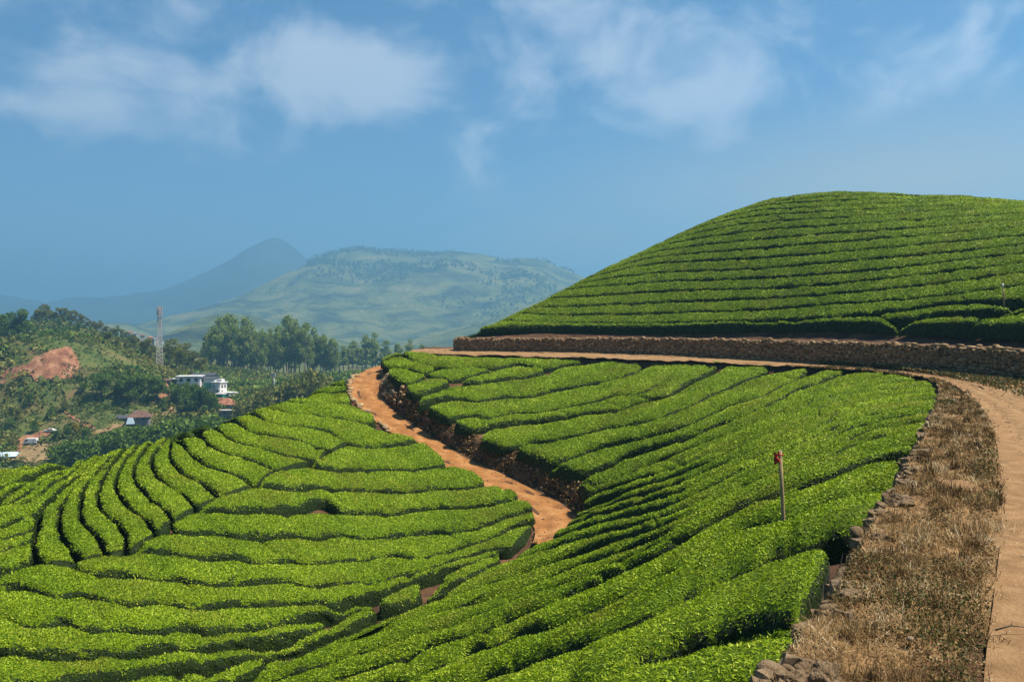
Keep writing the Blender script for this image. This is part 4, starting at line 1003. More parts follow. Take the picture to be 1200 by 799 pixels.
def build_trees():
    grove([(247, 383), (256, 373), (266, 369.5), (276, 374), (286, 373), (295, 379), (306, 386), (317, 385), (326, 383), (336, 371), (346, 374), (357, 379), (368, 384), (379, 392), (390, 398)], 'euc', 570,
          "{} tall eucalyptus from the left in the hazy grove right of the white houses", "tall eucalyptus grove", .68, 18)
    grove([(u, float(np.interp(u, [240, 262, 285, 300, 322, 338, 360, 395], [392, 378, 381, 388, 391, 380, 388, 402]) + _tr.uniform(-2, 3))) for u in np.arange(241, 394, 6.1)], 'euc', 545,
          "{} eucalyptus from the left in the front rank of the hazy grove", "front rank of the eucalyptus grove", .62, 8)
    grove([(240, 398), (262, 400), (281, 398), (300, 404), (322, 402), (343, 400), (362, 402), (384, 408)], 'slim', 590, "{} slender tree from the left at the back of the eucalyptus grove", "slender trees behind the grove", 1.5, 10)
    grove([(402, 405), (414, 399), (428, 392), (438, 390), (452, 399), (466, 402), (480, 398), (494, 404), (508, 406)], 'euc', 700, "{} pale eucalyptus from the left fading in haze behind the road bend", "pale trees behind the road bend", 1.1, 14)
    grove([(u, float(np.interp(u, [392, 420, 450, 520], [412, 406, 410, 414]) + _tr.uniform(-3, 4))) for u in np.arange(392, 522, 5.4)], 'slim', 640,
          "{} low hazy tree from the left in the wood behind the road bend", "hazy wood behind the road bend", 1.5, 18)
    grove([(u, float(np.interp(u, [40, 52, 62, 82, 100, 120, 140, 156], [361, 355.5, 359, 362, 369, 377, 383, 389]) + _tr.uniform(-1.5, 2.5))) for u in np.arange(42, 158, 5.6)], 'olive', 540,
          "{} tree from the left along the bluish wooded ridge", "trees along the bluish ridge", 1.0, 10)
    grove([(u, float(np.interp(u, [40, 62, 100, 140, 160], [372, 370, 378, 391, 396]) + _tr.uniform(-2, 3))) for u in np.arange(46, 158, 7.5)], 'broad', 515,
          "{} tree from the left in the lower rank of the bluish ridge", "lower trees of the bluish ridge", .9, 10)
    grove([(4, 366), (22, 360), (31, 378), (14, 379), (40, 384), (50, 388), (60, 391), (-6, 372)], 'broad', 415, "{} dark tree from the left on the rise above the red cut", "trees on the rise above the red cut", .85, 8)
    grove([(2, 392), (12, 396), (24, 398), (36, 397), (47, 396), (58, 397), (68, 399)], 'olive', 392, "{} lower tree from the left between the rise and the red cut", "lower trees behind the red cut", 1.2, 6)
    grove([(110, 387), (118, 391), (127, 386), (137, 393), (147, 396), (157, 392), (167, 399), (176, 396), (198, 398), (207, 396), (215, 401), (224, 408), (234, 413)], 'olive', 404,
          "{} tree from the left in the belt around the mast foot", "trees around the mast foot", 1.0, 8)
    grove([(97, 446), (108, 440), (119, 436), (131, 433), (143, 437), (154, 436), (165, 440), (176, 444), (184, 438), (126, 452), (148, 455), (168, 458)], 'broad', 352, "{} dark tree from the left in the clump above the brown roofed house", "dark clump on the scrub hill", 1.25, 7)
    grove([(209, 452), (217, 448), (226, 449), (235, 452), (243, 458), (250, 462), (222, 460), (238, 464)], 'bright', 352, "{} leafy tree from the left below the white houses", "leafy trees below the white houses", .8, 5)
    grove([(66, 523), (74, 521), (86, 516), (98, 513), (110, 512), (122, 507), (134, 506), (147, 503), (160, 502), (173, 497), (186, 497), (199, 494), (212, 492), (225, 491), (238, 489), (251, 488)], 'bush', 288,
          "{} bush from the left along the far edge of the tea spur", "bushes along the far edge of the spur", .9, 7)
    grove([(284, 470), (297, 466), (310, 459), (322, 455), (333, 447), (345, 444), (357, 436), (372, 436)], 'dry', 330, "{} olive bush from the left behind the spur crest", "olive bushes behind the spur crest", .8, 6)
    for u, vt, kd, lb in [(80, 499, 'bright', "bright green bush beside the parking yard"), (88, 494, 'yellow', "yellow flowering bush above the parking yard"), (66, 504, 'bright', "light green bush behind the white car"),
                          (100, 502, 'bush', "dark bush at the right end of the parking yard"), (40, 493, 'bush', "dark bush above the small red cut"), (12, 490, 'bush', "dark bush at the left edge above the huts"),
                          (20, 478, 'dry', "dry bush on the scrub slope above the huts"), (60, 476, 'bush', "round dark bush in the middle of the scrub slope"), (75, 468, 'dry', "dry bush below the big red cut"),
                          (35, 460, 'bush', "green bush under the end of the red track"), (12, 512, 'dry', "dry bush above the blue roofed hut"), (192, 466, 'bush', "bush beside the red path below the mast"),
                          (160, 497, 'bright', "bright bush beside the brown roofed house")]:
        plant(u, float(on_valley([(u, vt + 14)])[0, 1]) if True else 330, vt, kd, lb, "single bushes of the scrub hill", .8)
build_trees()

def build_scrub():
    r = np.random.default_rng(4)
    n = 80000
    X = r.uniform(-420, 10, n); Y = r.uniform(296, 620, n)
    Z = val_z(X, Y); u = 600 + 1000 * X / Y; v = 380 - 1000 * Z / Y
    keep = (u > -60) & (u < 640) & (v < 560)
    keep &= fbm(X * .045, Y * .045, 41, 3) + r.normal(0, .12, n) > -.22
    for poly in PATCHES_PX:
        inside = np.zeros(n, bool)
        for i in range(len(poly)):
            (x0, y0), (x1, y1) = poly[i - 1], poly[i]
            c = (y0 > v) != (y1 > v)
            inside ^= c & (u < (x1 - x0) * (v - y0) / (y1 - y0 + 1e-9) + x0)
        keep &= ~inside | (r.random(n) < .16)
    X, Y, Z, u = X[keep], Y[keep], Z[keep], u[keep]
    m = 11
    size = r.uniform(.5, 2.6, len(X)) * (.5 + 1.1 * vnoise(X * .06, Y * .06, 8))
    off = r.normal(size=(len(X), m, 3)); off /= np.linalg.norm(off, axis=-1, keepdims=True); off[..., 2] = np.abs(off[..., 2]) * .8
    C = (np.stack([X, Y, Z], -1)[:, None] + off * size[:, None, None] * r.uniform(.5, 1.05, (len(X), m, 1))).reshape(-1, 3)
    tone = np.clip(np.repeat(.5 + 1.3 * fbm(X * .07, Y * .07, 23, 3), m) + r.normal(0, .18, len(C)), 0, 1)
    V, Fc = cards(C, np.repeat(size * .62, m), r, off.reshape(-1, 3) * .6)
    sp = (fbm(X * .03, Y * .03, 91, 3) + r.normal(0, .16, len(X)) > .0).astype(int)
    me = mesh_from("scrub", V, [Fc], [M_OLIVE, M_BROAD], np.repeat(sp, m), False, tone)
    tag(link("scrub", me), "low scrub and undergrowth covering the hillside and valley floor", "scrub", kind="stuff")
    # woods on the ridge of the green mountain and in its folds
    o, Xr, YY, ZZ, s = NEAR_MT
    nu, ns = YY.shape
    C = []
    j0 = int(np.argmin(np.abs(s)))
    P = np.stack([np.broadcast_to(Xr[:, None], YY.shape), YY, ZZ], -1)
    um = 600 + 1000 * P[..., 0] / P[..., 1]
    cnt = 9000
    ii = r.integers(1, nu - 1, cnt); jj = np.clip(j0 - np.abs(r.normal(0, 22, cnt)).astype(int), 1, ns - 2)
    f = fbm(P[ii, jj, 0] * .002, P[ii, jj, 1] * .003, 61, 4)
    ok = (um[ii, jj] > 360) & (um[ii, jj] < 700) & ((f > .055) | ((jj >= j0 - 5) & (f > -.16)))
    base = P[ii[ok], jj[ok]] + np.stack([r.uniform(-3, 3, ok.sum()), r.uniform(-3, 3, ok.sum()), np.zeros(ok.sum())], -1)
    hgt = r.uniform(6, 20, len(base)) * (.5 + vnoise(base[:, 0] * .006, base[:, 1] * .003, 4))
    m = 7
    C = np.repeat(base, m, 0); q = r.random(len(C)); hh = np.repeat(hgt, m)
    C = C + np.stack([r.normal(0, 2.2, len(C)), r.normal(0, 2.2, len(C)), hh * (.15 + .85 * q)], -1)
    V, Fc = cards(C, np.full(len(C), 7.5), r)
    me = mesh_from("mountain_forest", V, [Fc], [M_BROAD], None, False, np.clip(r.normal(.22, .15, len(C)), 0, 1))
    tag(link("mountain_forest", me), "dark woods along the crest of the green mountain", "forest", kind="stuff")
build_scrub()


# ------------------------------------------------------------------ stone walls and the earth bank
def mat_tone(name, stops, rough=.9, bump=.8, scale=6, spec=.2):
    m, nt, N, L = new_mat(name)
    out = N("ShaderNodeOutputMaterial"); b = N("ShaderNodeBsdfPrincipled"); b.inputs["Roughness"].default_value = rough; b.inputs["Specular IOR Level"].default_value = spec
    at = N("ShaderNodeAttribute"); at.attribute_name = "rnd"
    g = N("ShaderNodeNewGeometry"); n = N("ShaderNodeTexNoise"); n.inputs["Scale"].default_value = scale; n.inputs["Detail"].default_value = 6; L(g.outputs["Position"], n.inputs["Vector"])
    ad = N("ShaderNodeMath"); ad.operation = 'MULTIPLY_ADD'; L(n.outputs["Fac"], ad.inputs[0]); ad.inputs[1].default_value = .9; ad.inputs[2].default_value = -.45
    a2 = N("ShaderNodeMath"); a2.operation = 'ADD'; L(ad.outputs[0], a2.inputs[0]); L(at.outputs["Fac"], a2.inputs[1])
    r = ramp(N, stops); L(a2.outputs[0], r.inputs[0]); L(r.outputs[0], b.inputs["Base Color"])
    bp = N("ShaderNodeBump"); bp.inputs["Strength"].default_value = bump; bp.inputs["Distance"].default_value = .05; L(n.outputs["Fac"], bp.inputs["Height"]); L(bp.outputs[0], b.inputs["Normal"])
    L(b.outputs[0], out.inputs[0]); return m
M_WSTONE = mat_tone("field_stone", [(0, (.11, .066, .030)), (.35, (.20, .125, .06)), (.65, (.29, .19, .098)), (1, (.42, .31, .18))])
M_WBACK = mat_noise("wall_earth", [(.3, (.09, .053, .025)), (.7, (.20, .12, .06))], scale=3, bump=.5)
M_BANK = mat_noise("bank_earth", [(.25, (.035, .02, .010)), (.5, (.095, .052, .024)), (.7, (.17, .085, .038)), (.85, (.08, .085, .03))], scale=1.1, bump=1, bump_scale=5, detail=9)
_c = [(x, y, z) for x in (-1, 0, 1) for y in (-1, 0, 1) for z in (-1, 0, 1) if (x, y, z) != (0, 0, 0)]
_ci = {c: i for i, c in enumerate(_c)}
CUBE_V = np.array([np.array(c) / np.linalg.norm(c) ** .55 for c in _c])
CUBE_B = np.array([np.array(c) / np.linalg.norm(c) ** .2 for c in _c])
CUBE_F = []
for ax in range(3):
    for sg in (-1, 1):
        for a in (-1, 0):
            for b in (-1, 0):
                q = []
                for da, db in ((0, 0), (1, 0), (1, 1), (0, 1)):
                    c = [0, 0, 0]; c[ax] = sg; c[(ax + 1) % 3] = a + da; c[(ax + 2) % 3] = b + db
                    q.append(_ci[tuple(c)])
                CUBE_F.append(q if sg > 0 else q[::-1])
CUBE_F = np.array(CUBE_F)
def stones(C, S, yaw, r, rough=.22, block=None):
    """rounded field stones: centres, half sizes, heading"""
    n = len(C)
    base = CUBE_V if block is None else CUBE_B
    v = (base[None] * (1 + r.normal(0, rough, (n, 26, 1))) + (0 if block is None else r.normal(0, block, (n, 26, 3)))) * S[:, None]
    tl = r.normal(0, .18, n); ct, st = np.cos(tl)[:, None], np.sin(tl)[:, None]
    x, z = v[..., 0] * ct - v[..., 2] * st, v[..., 0] * st + v[..., 2] * ct
    cy_, sy_ = np.cos(yaw)[:, None], np.sin(yaw)[:, None]
    w = np.stack([x * cy_ - v[..., 1] * sy_, x * sy_ + v[..., 1] * cy_, z], -1) + C[:, None]
    F = np.arange(n)[:, None, None] * 26 + CUBE_F[None]
    return w.reshape(-1, 3), F.reshape(-1, 4)

def build_stone_wall():
    r = np.random.default_rng(12)
    W = resample(WALL, 1200); S = arclen(W)
    T = np.gradient(W, axis=0); T /= np.hypot(T[:, 0], T[:, 1])[:, None]
    hill = np.stack([T[:, 1], -T[:, 0]], -1)               # towards the hill
    C = []; SZ = []; YW = []
    i0 = np.searchsorted(S, 26)
    zrow = 0; bottom = -3.08
    z = bottom
    while z < -.9:
        h = r.uniform(.15, .24); sp = S[i0]
        while sp < S[-1]:
            w = r.uniform(.12, .40); k = min(np.searchsorted(S, sp), len(W) - 1)
            if z + h * .6 < wall_top(W[k, 0]) + r.normal(0, .06):
                p = W[k] + hill[k] * r.uniform(.05, .17)
                C.append((p[0], p[1], z + h / 2 + r.normal(0, .04))); SZ.append((w * .56, .2, h * .58 * r.uniform(.75, 1.2))); YW.append(math.atan2(T[k, 1], T[k, 0]) + r.normal(0, .12))
            sp += w * .98
        z += h * .93
    V, F = stones(np.array(C), np.array(SZ), np.array(YW), r, .13)
    tone = np.repeat(np.clip(r.normal(.42, .17, len(C)), 0, 1), 24)
    # earth packed behind the stones
    Wb = W[i0:]; hb = hill[i0:]; zt = wall_top(Wb[:, 0]) - .02
    B = np.stack([np.concatenate([Wb + hb * .10, np.full((len(Wb), 1), -3.15)], 1), np.concatenate([Wb + hb * .12, zt[:, None]], 1), np.concatenate([Wb + hb * .9, zt[:, None] + .02], 1)], 1)
    BF = grid_faces(len(Wb), 3) + len(V)
    me = mesh_from("stone_wall", np.concatenate([V, B.reshape(-1, 3)]), [np.concatenate([F, BF])], [M_WSTONE, M_WBACK], np.concatenate([np.zeros(len(F)), np.ones(len(BF))]), True, np.concatenate([tone, np.full(len(BF), .4)]))
    o = link("stone_wall", me)
    tag(o, "long dry stone retaining wall under the round tea hill along the upper road", "wall")
    # washed-out drain notch in the wall
    k = int(np.argmin(np.abs(600 + 1000 * W[:, 0] / W[:, 1] - 1108) + 1e3 * (W[:, 1] < 40)))
    p = W[k]; t = T[k]; hh = hill[k]
    mb = MB()
    for sgn, rad in ((1, .11),):
        a = p + t * sgn * .42 - hh * .12
        mb.tube([(a[0], a[1], -3.05), (a[0] + .08, a[1], -2.4), (a[0] - .05, a[1] + .06, -1.75), (a[0], a[1] + .1, -1.38)], [rad * 1.5, rad * .9, rad * 1.1, rad * .7], 8)
    mb.build("drain_ridge", M_WBACK, o, None, True)
build_stone_wall()

def build_bank():
    r = np.random.default_rng(31)
    n = 320; P = resample(LOWROAD, n); S = arclen(P[:, :2])
    hw = np.interp(S, LR_LEN, LR_HW)
    T = np.gradient(P[:, :2], axis=0); T /= np.hypot(T[:, 0], T[:, 1])[:, None]
    R = np.stack([-T[:, 1], T[:, 0]], -1)                    # towards the upper slope
    o = np.array([-.25, 0.0, .16, .3, .45, .6, .78, 1.0, 1.35])
    f = np.array([0, .04, .22, .42, .6, .76, .9, 1.0, 1.0])
    XY = P[:, None, :2] + R[:, None] * (hw[:, None] + o[None])[..., None]
    gz = F_M(XY[:, -2, 0], XY[:, -2, 1]) - HT + .06
    Z = P[:, 2][:, None] * (1 - f) + gz[:, None] * f
    nz = fbm(S[:, None] * .7 + 0 * Z, Z * 1.2, 3, 5) * .7
    XY = XY - R[:, None] * (nz * np.array([0, .3, 1, 1, 1, 1, .8, .3, 0]))[..., None]
    V = np.concatenate([XY, Z[..., None]], -1).reshape(-1, 3)
    tag(link("earth_bank", mesh_from("earth_bank", V, [grid_faces(n, len(o))], [M_BANK])), kind="structure")
    def at(i, fr, out=.12):
        q = np.interp(fr, f[1:8], o[1:8]); xy = P[i, :2] + R[i] * (hw[i] + q - out); return np.array([xy[0], xy[1], P[i, 2] * (1 - fr) + gz[i] * fr])
    # stone facing at the corner of the lower road
    C = [at(int(i), fr) for i, fr in zip(np.interp(r.beta(1.2, 1.8, 420), [0, 1], [14, 150]), r.uniform(.12, .97, 420))]
    sz = r.uniform(.09, .22, (420, 1)) * np.array([[1, .8, .8]])
    V, F = stones(np.array(C), sz, r.uniform(0, 6, 420), r)
    tag(link("stone_wall", mesh_from("stone_wall", V, [F], [M_WSTONE], None, True, np.repeat(np.clip(r.normal(.55, .25, 420), 0, 1), 24))), "rough stone facing on the bank at the corner of the lower road", "wall")
    # kerb of single stones on the downhill side
    for k, i in enumerate(np.linspace(70, 165, 26)):
        i = int(i); xy = P[i, :2] - R[i] * (hw[i] + r.uniform(-.05, .25)); s = r.uniform(.13, .3)
        V, F = stones(np.zeros((1, 3)), np.array([[s * 1.2, s, s * .75]]), np.array([r.uniform(0, 6)]), r)
        tag(link("edge_stone", mesh_from("edge_stone", V, [F], [M_WSTONE], None, True, np.full(24, r.uniform(.5, .9))), None, (xy[0], xy[1], P[i, 2] + s * .3)), "pale stone in the row edging the downhill side of the lower dirt road", "stone", "stones edging the lower road")
    # dry grass hanging on the bank
    m = 5200; ii = r.integers(8, n - 30, m); fr = r.random(m)
    C = np.array([at(int(i), q, .05) for i, q in zip(ii, fr)])
    V, F = cards(C, np.full(m, .26), r, np.array([[-.5, -.4, .6]]))
    tag(link("bank_grass", mesh_from("bank_grass", V, [F], [M_DRYGRASS], None, False, np.clip(r.normal(.35, .22, m), 0, 1))), "dry grass and roots hanging on the brown earth bank", "grass", kind="stuff")
M_DRYGRASS = mat_leaf("dry_grass", [(0, (.045, .028, .011)), (.3, (.15, .092, .034)), (.55, (.29, .18, .072)), (.8, (.44, .31, .15)), (1, (.60, .50, .32))], trans=.2, rough=.8, spec=.1)
M_WEED = mat_leaf("weed_leaf", [(0, (.025, .04, .010)), (.5, (.065, .085, .018)), (1, (.13, .14, .03))], trans=.25)
build_bank()

# ------------------------------------------------------------------ the dry verge: boulders, grass, weeds
def verge_z(x, y, q=0.0): return -3.0 - .05 * np.clip(q, 0, 1) + fbm(np.asarray(x) * 1.1, np.asarray(y) * 1.1, 11) * .30 * (1 - sstep(.80, 1.0, q))
def build_verge():
    r = np.random.default_rng(77)
    # boulders along the tea edge
    spots = [(925, 797, 46), (948, 786, 40), (968, 748, 30), (985, 722, 26), (992, 700, 30), (1004, 672, 22), (1014, 650, 20), (1022, 633, 26), (1036, 607, 18), (1048, 588, 26), (1060, 566, 15), (1066, 551, 20), (1078, 530, 12), (1085, 512, 14), (1092, 497, 9), (1098, 476, 8), (1060, 520 + 70, 9)]
    for k, (u, v, wpx) in enumerate(spots[:-1]):
        Y = 3000 / (v - 380); X = (u - 600) / 1000 * Y; s = wpx / 1000 * Y * .62
        V, F = stones(np.zeros((1, 3)), np.array([[s, s * r.uniform(.7, .95), s * r.uniform(.55, .8)]]), np.array([r.uniform(0, 6)]), r, .1, .14)
        o = link("boulder", mesh_from("boulder", V, [F], [M_ROCK], None, False), None, (X + .10, Y, -3.0 - s * .42))
        sub = o.modifiers.new("round", 'SUBSURF'); sub.subdivision_type = 'SIMPLE'; sub.levels = 4; sub.render_levels = 4
        tx = bpy.data.textures.new("rock", 'CLOUDS'); tx.noise_scale = .10; tx.noise_depth = 5
        dm = o.modifiers.new("rough", 'DISPLACE'); dm.texture = tx; dm.strength = s * .75; dm.texture_coords = 'GLOBAL'
        tag(o, f"{ORD[k]} weathered boulder from the front along the tea edge of the dry verge", "boulder", "boulders along the dry verge")
    for k in range(44):
        v = 380 + 3000 / (7.0 + 30 * r.random() ** 1.6); e = VERGE[np.argmin(np.abs(VERGE[:, 1] - 3000 / (v - 380)))]; s = r.uniform(.06, .15)
        V, F = stones(np.zeros((1, 3)), np.array([[s, s * r.uniform(.6, .9), s * r.uniform(.5, .8)]]), np.array([r.uniform(0, 6)]), r, .1, .16)
        o = link("edge_stone", mesh_from("edge_stone", V, [F], [M_ROCK]), None, (e[0] + r.normal(.06, .12), e[1], -3.0 + r.uniform(-.12, .0)))
        sub = o.modifiers.new("round", 'SUBSURF'); sub.levels = 1; sub.render_levels = 1
        tag(o, "small earthy stone in the rough edge between the tea and the dry verge", "stone", "small stones along the verge edge")
    # rough stones holding up the edge of the verge above the tea
    Vp = resample(VERGE[(VERGE[:, 1] > 6.5) & (VERGE[:, 1] < 30)], 400); Tv = np.gradient(Vp, axis=0); Tv /= np.hypot(Tv[:, 0], Tv[:, 1])[:, None]; Lv = np.stack([-Tv[:, 1], Tv[:, 0]], -1)
    m = 420; ii = (r.random(m) ** 1.3 * 399).astype(int); C = np.concatenate([Vp[ii] + Lv[ii] * r.uniform(-.02, .14, (m, 1)), r.uniform(-4.0, -3.06, (m, 1))], 1)
    V, F = stones(C, r.uniform(.07, .19, (m, 1)) * np.array([[1.1, .8, .75]]), r.uniform(0, 6, m), r, .1, .14)
    tag(link("verge_wall", mesh_from("verge_wall", V, [F], [M_ROCK], None, False)), "rough low stone edging that holds up the dry verge above the tea", "wall")
    # a few loose stones out on the grass
    for k, (u, v, wpx, lb) in enumerate([(1136, 514, 9, "pale stone beside a dark tuft on the verge"), (1148, 512, 7, "smaller pale stone just right of the other on the verge"), (1067, 757, 11, "flat pale stone lying in the dry grass"), (1040, 752, 6, "small pale stone half buried in the dry grass near the front")]):
        Y = 3000 / (v - 380); X = (u - 600) / 1000 * Y; s = wpx / 1000 * Y * .6
        V, F = stones(np.zeros((1, 3)), np.array([[s, s * .7, s * .5]]), np.array([r.uniform(0, 6)]), r, .12)
        o = link("loose_stone", mesh_from("loose_stone", V, [F], [M_ROCK]), None, (X, Y, -2.93)); sub = o.modifiers.new("round", 'SUBSURF'); sub.levels = 2; sub.render_levels = 2
        tag(o, lb, "stone")
    # dry grass
    n = 420
    B = resample(ROAD_L, n); idx = np.maximum.accumulate(np.array([np.argmin(((VERGE - b) ** 2).sum(1)) for b in B])); A = smooth(VERGE[idx], 40)
    def sample(m, lo, hi, pw):
        Ys = B[:, 1]; ok = np.where((Ys > lo) & (Ys < hi) & (np.arange(n) < 330))[0]
        wts = np.maximum(Ys[ok], 5) ** pw * np.hypot(*((B - A)[ok].T)); wts /= wts.sum()
        i = r.choice(ok, m, p=wts); j = np.minimum(i + 1, n - 1); t = r.random((m, 1)); a = A[i] * (1 - t) + A[j] * t; b = B[i] * (1 - t) + B[j] * t
        q = r.random(m) * 1.10 - .05
        return a + (b - a) * q[:, None], q
    def blades(XY, L, wd, r, lay, q=0.0):
        m = len(XY); az = r.uniform(0, 2 * np.pi, m); el = np.clip(r.normal(lay, .45, m), -.05, 1.45)
        d = np.stack([np.cos(az) * np.cos(el), np.sin(az) * np.cos(el), np.sin(el)], -1)
        s = np.stack([-np.sin(az), np.cos(az), np.zeros(m)], -1) * wd[:, None]
        b = np.concatenate([XY, verge_z(XY[:, 0], XY[:, 1], q)[:, None]], 1) + np.array([0, 0, .01])
        mid = b + d * L[:, None] * .55 + r.normal(0, .02, (m, 3)); tip = b + d * L[:, None] + np.stack([np.zeros(m), np.zeros(m), -np.cos(el) * L * .3], -1) + r.normal(0, .03, (m, 3))
        V = np.stack([b - s, b + s, mid + s * .8, mid - s * .8, tip], 1).reshape(-1, 3); k = np.arange(m)[:, None] * 5
        return V, [k + np.array([[0, 1, 2, 3]]), k + np.array([[3, 2, 4]])]
    XY, q = sample(90000, 5, 62, -.75)
    patchy = fbm(XY[:, 0] * 1.3, XY[:, 1] * 1.3, 51, 4) + .3 * fbm(XY[:, 0] * .4, XY[:, 1] * .4, 52, 2)
    keep = (patchy + r.normal(0, .10, len(XY)) > -.10) & (r.random(len(XY)) < np.clip((1.05 - q) * 6, .04, 1))
    XY, q, patchy = XY[keep], q[keep], patchy[keep]
    d = np.hypot(XY[:, 0], XY[:, 1])
    L = r.uniform(.04, .19, len(XY)) * (.45 + 2.4 * np.clip(patchy + .1, 0, .8)); wd = np.maximum(.0025, .00042 * d) * r.uniform(.6, 1.3, len(XY))
    V, F = blades(XY, L, wd, r, .42, q)
    # distinct tufts standing out of the short grass
    Tc, tq = sample(170, 5.5, 45, -.55); ok = (tq > .05) & (tq < .97); Tc, tq = Tc[ok], tq[ok]
    tk = np.repeat(np.arange(len(Tc)), 75); Tx = Tc[tk] + r.normal(0, 1, (len(tk), 2)) * r.uniform(.03, .13, len(Tc))[tk][:, None]
    dT = np.hypot(Tx[:, 0], Tx[:, 1]); V2, F2 = blades(Tx, r.uniform(.10, .30, len(Tx)) * r.uniform(.6, 1.2, len(Tc))[tk], np.maximum(.003, .00045 * dT), r, .9, tq[tk])
    tone2 = np.clip(r.uniform(.05, .85, len(Tc))[tk] + r.normal(0, .13, len(Tx)), 0, 1)
    V = np.concatenate([V, V2]); F = [F[0], F[1], F2[0] + len(V) - len(V2), F2[1] + len(V) - len(V2)]
    tone = np.clip(.42 + 1.1 * fbm(XY[:, 0] * 1.5, XY[:, 1] * 1.5, 19, 4) + r.normal(0, .18, len(XY)), 0, 1)
    tag(link("dry_grass", mesh_from("dry_grass", V, F, [M_DRYGRASS], None, False, np.concatenate([tone, tone, tone2, tone2]))), "short dry brown grass covering the verge beside the dirt road", "grass", kind="stuff")
    # low herbs, half of them withered
    XY, q = sample(90000, 5, 60, -.75)
    c = fbm(XY[:, 0] * .7, XY[:, 1] * .7, 61, 3) + .22 * (q - .45)
    keep = (c + r.normal(0, .07, len(XY)) > -.02) & (r.random(len(XY)) < np.clip((1.0 - q) * 8, 0, 1)); XY = XY[keep]; q = q[keep]
    d = np.hypot(XY[:, 0], XY[:, 1])
    C = np.concatenate([XY, verge_z(XY[:, 0], XY[:, 1], q)[:, None] + r.uniform(.0, 1, (len(XY), 1)) * (.05 + .5 * np.clip(c[keep], 0, .3))[:, None]], 1)
    V, F = cards(C, np.maximum(.028, .0022 * d), r, np.array([[0, 0, .8]]))
    sp = (r.random(len(C)) < np.clip(.9 - 1.8 * c[keep], .4, .97)).astype(int)
    tag(link("verge_weeds", mesh_from("verge_weeds", V, [F], [M_WEED, M_DRYGRASS], sp, False, np.clip(r.normal(.35, .22, len(C)), 0, 1))), "olive weeds and withered herbs scattered over the dry verge", "weeds", kind="stuff")
    # grass between road and stone wall
    Wp = resample(WALL, 600); Rr = resample(ROAD_R, 600); m = 26000
    i = r.integers(60, 330, m); a = Rr[i]; b = Wp[np.array([np.argmin(((Wp - p) ** 2).sum(1)) for p in Rr])[i]]; t = r.random((m, 1)) ** 1.0
    XY = a + (b - a) * (.06 + .92 * t); ok = fbm(XY[:, 0] * .6, XY[:, 1] * .6, 8, 3) + r.normal(0, .1, m) > -.12; XY = XY[ok]
    d = np.hypot(XY[:, 0], XY[:, 1])
    C = np.concatenate([XY, np.full((len(XY), 1), -2.96) + r.uniform(0, .18, (len(XY), 1))], 1)
    V, F = cards(C, np.maximum(.09, .0028 * d), r, np.array([[0, 0, .6]]))
    tag(link("wall_grass", mesh_from("wall_grass", V, [F], [M_WEED, M_DRYGRASS], (r.random(len(C)) < .45).astype(int), False, np.clip(r.normal(.4, .22, len(C)), 0, 1))), "rough grass between the upper road and the stone wall", "grass", kind="stuff")
    Rl, Rr2 = resample(ROAD_L, 700), resample(ROAD_R, 700)
    m = 3800; i = r.choice(500, m, p=(lambda w: w / w.sum())(np.maximum(Rl[:500, 1], 5) ** -1.1 * np.gradient(np.arange(500)))); q = r.beta(.55, .55, (m, 1)) * 1.04 - .02
    XY = Rl[i] * (1 - q) + Rr2[i] * q + r.normal(0, .12, (m, 2)); sz = r.uniform(.006, .02, (m, 1)) * (1 + 1.5 * (r.random((m, 1)) < .06)) * np.array([[1, .8, .6]])
    V, F = stones(np.concatenate([XY, np.full((m, 1), -3.03) + fbm(XY[:, :1] * 1.4, XY[:, 1:] * 1.4, 11) * .07], 1), sz, r.uniform(0, 6, m), r, .15)
    P3 = LOWROAD; j = r.integers(0, len(P3), 420); T3 = np.gradient(P3[:, :2], axis=0); T3 /= np.hypot(T3[:, 0], T3[:, 1])[:, None]; o3 = (r.beta(.4, .4, 420) * 2 - 1)[:, None] * (LR_HW[j] + .1)[:, None]
    XY3 = P3[j, :2] + np.stack([-T3[j, 1], T3[j, 0]], -1) * o3 + r.normal(0, .3, (420, 2)) * .4
    V3, F3 = stones(np.concatenate([XY3, P3[j, 2:3] + .02], 1), r.uniform(.015, .05, (420, 1)) * np.array([[1, .8, .6]]), r.uniform(0, 6, 420), r, .15)
    tag(link("gravel", mesh_from("gravel", np.concatenate([V, V3]), [np.concatenate([F, F3 + len(V)])], [M_WSTONE], None, True, np.clip(r.normal(.62, .2, len(F) + len(F3)), 0, 1))), "small loose stones scattered over the dirt roads", "gravel", kind="stuff")
    # fallen twigs on the road and the grass
    for k, (u, v, ln, az, lb) in enumerate([(1186, 742, .35, .1, "dark twig lying on the dirt road near the front"), (1085, 690, .55, 1.0, "long pale dead twig on the dry verge"), (1000, 742, .3, 1.3, "short pale twig near the front boulders")]):
        Y = 3000 / (v - 380); X = (u - 600) / 1000 * Y; dx, dy = math.cos(az) * ln, math.sin(az) * ln
        mb = MB(); mb.tube([(-dx / 2, -dy / 2, .02), (0, .02, .05), (dx / 2, dy / 2, .03)], [.008, .007, .003], 6); mb.tube([(0, .02, .05), (dx * .2, dy * .2 + .1, .07)], [.005, .002], 5)
        tag(mb.build("twig", M_BARKD if k == 0 else M_BARK, None, (X, Y, -3.0 + .02), True), lb, "twig")
build_verge()

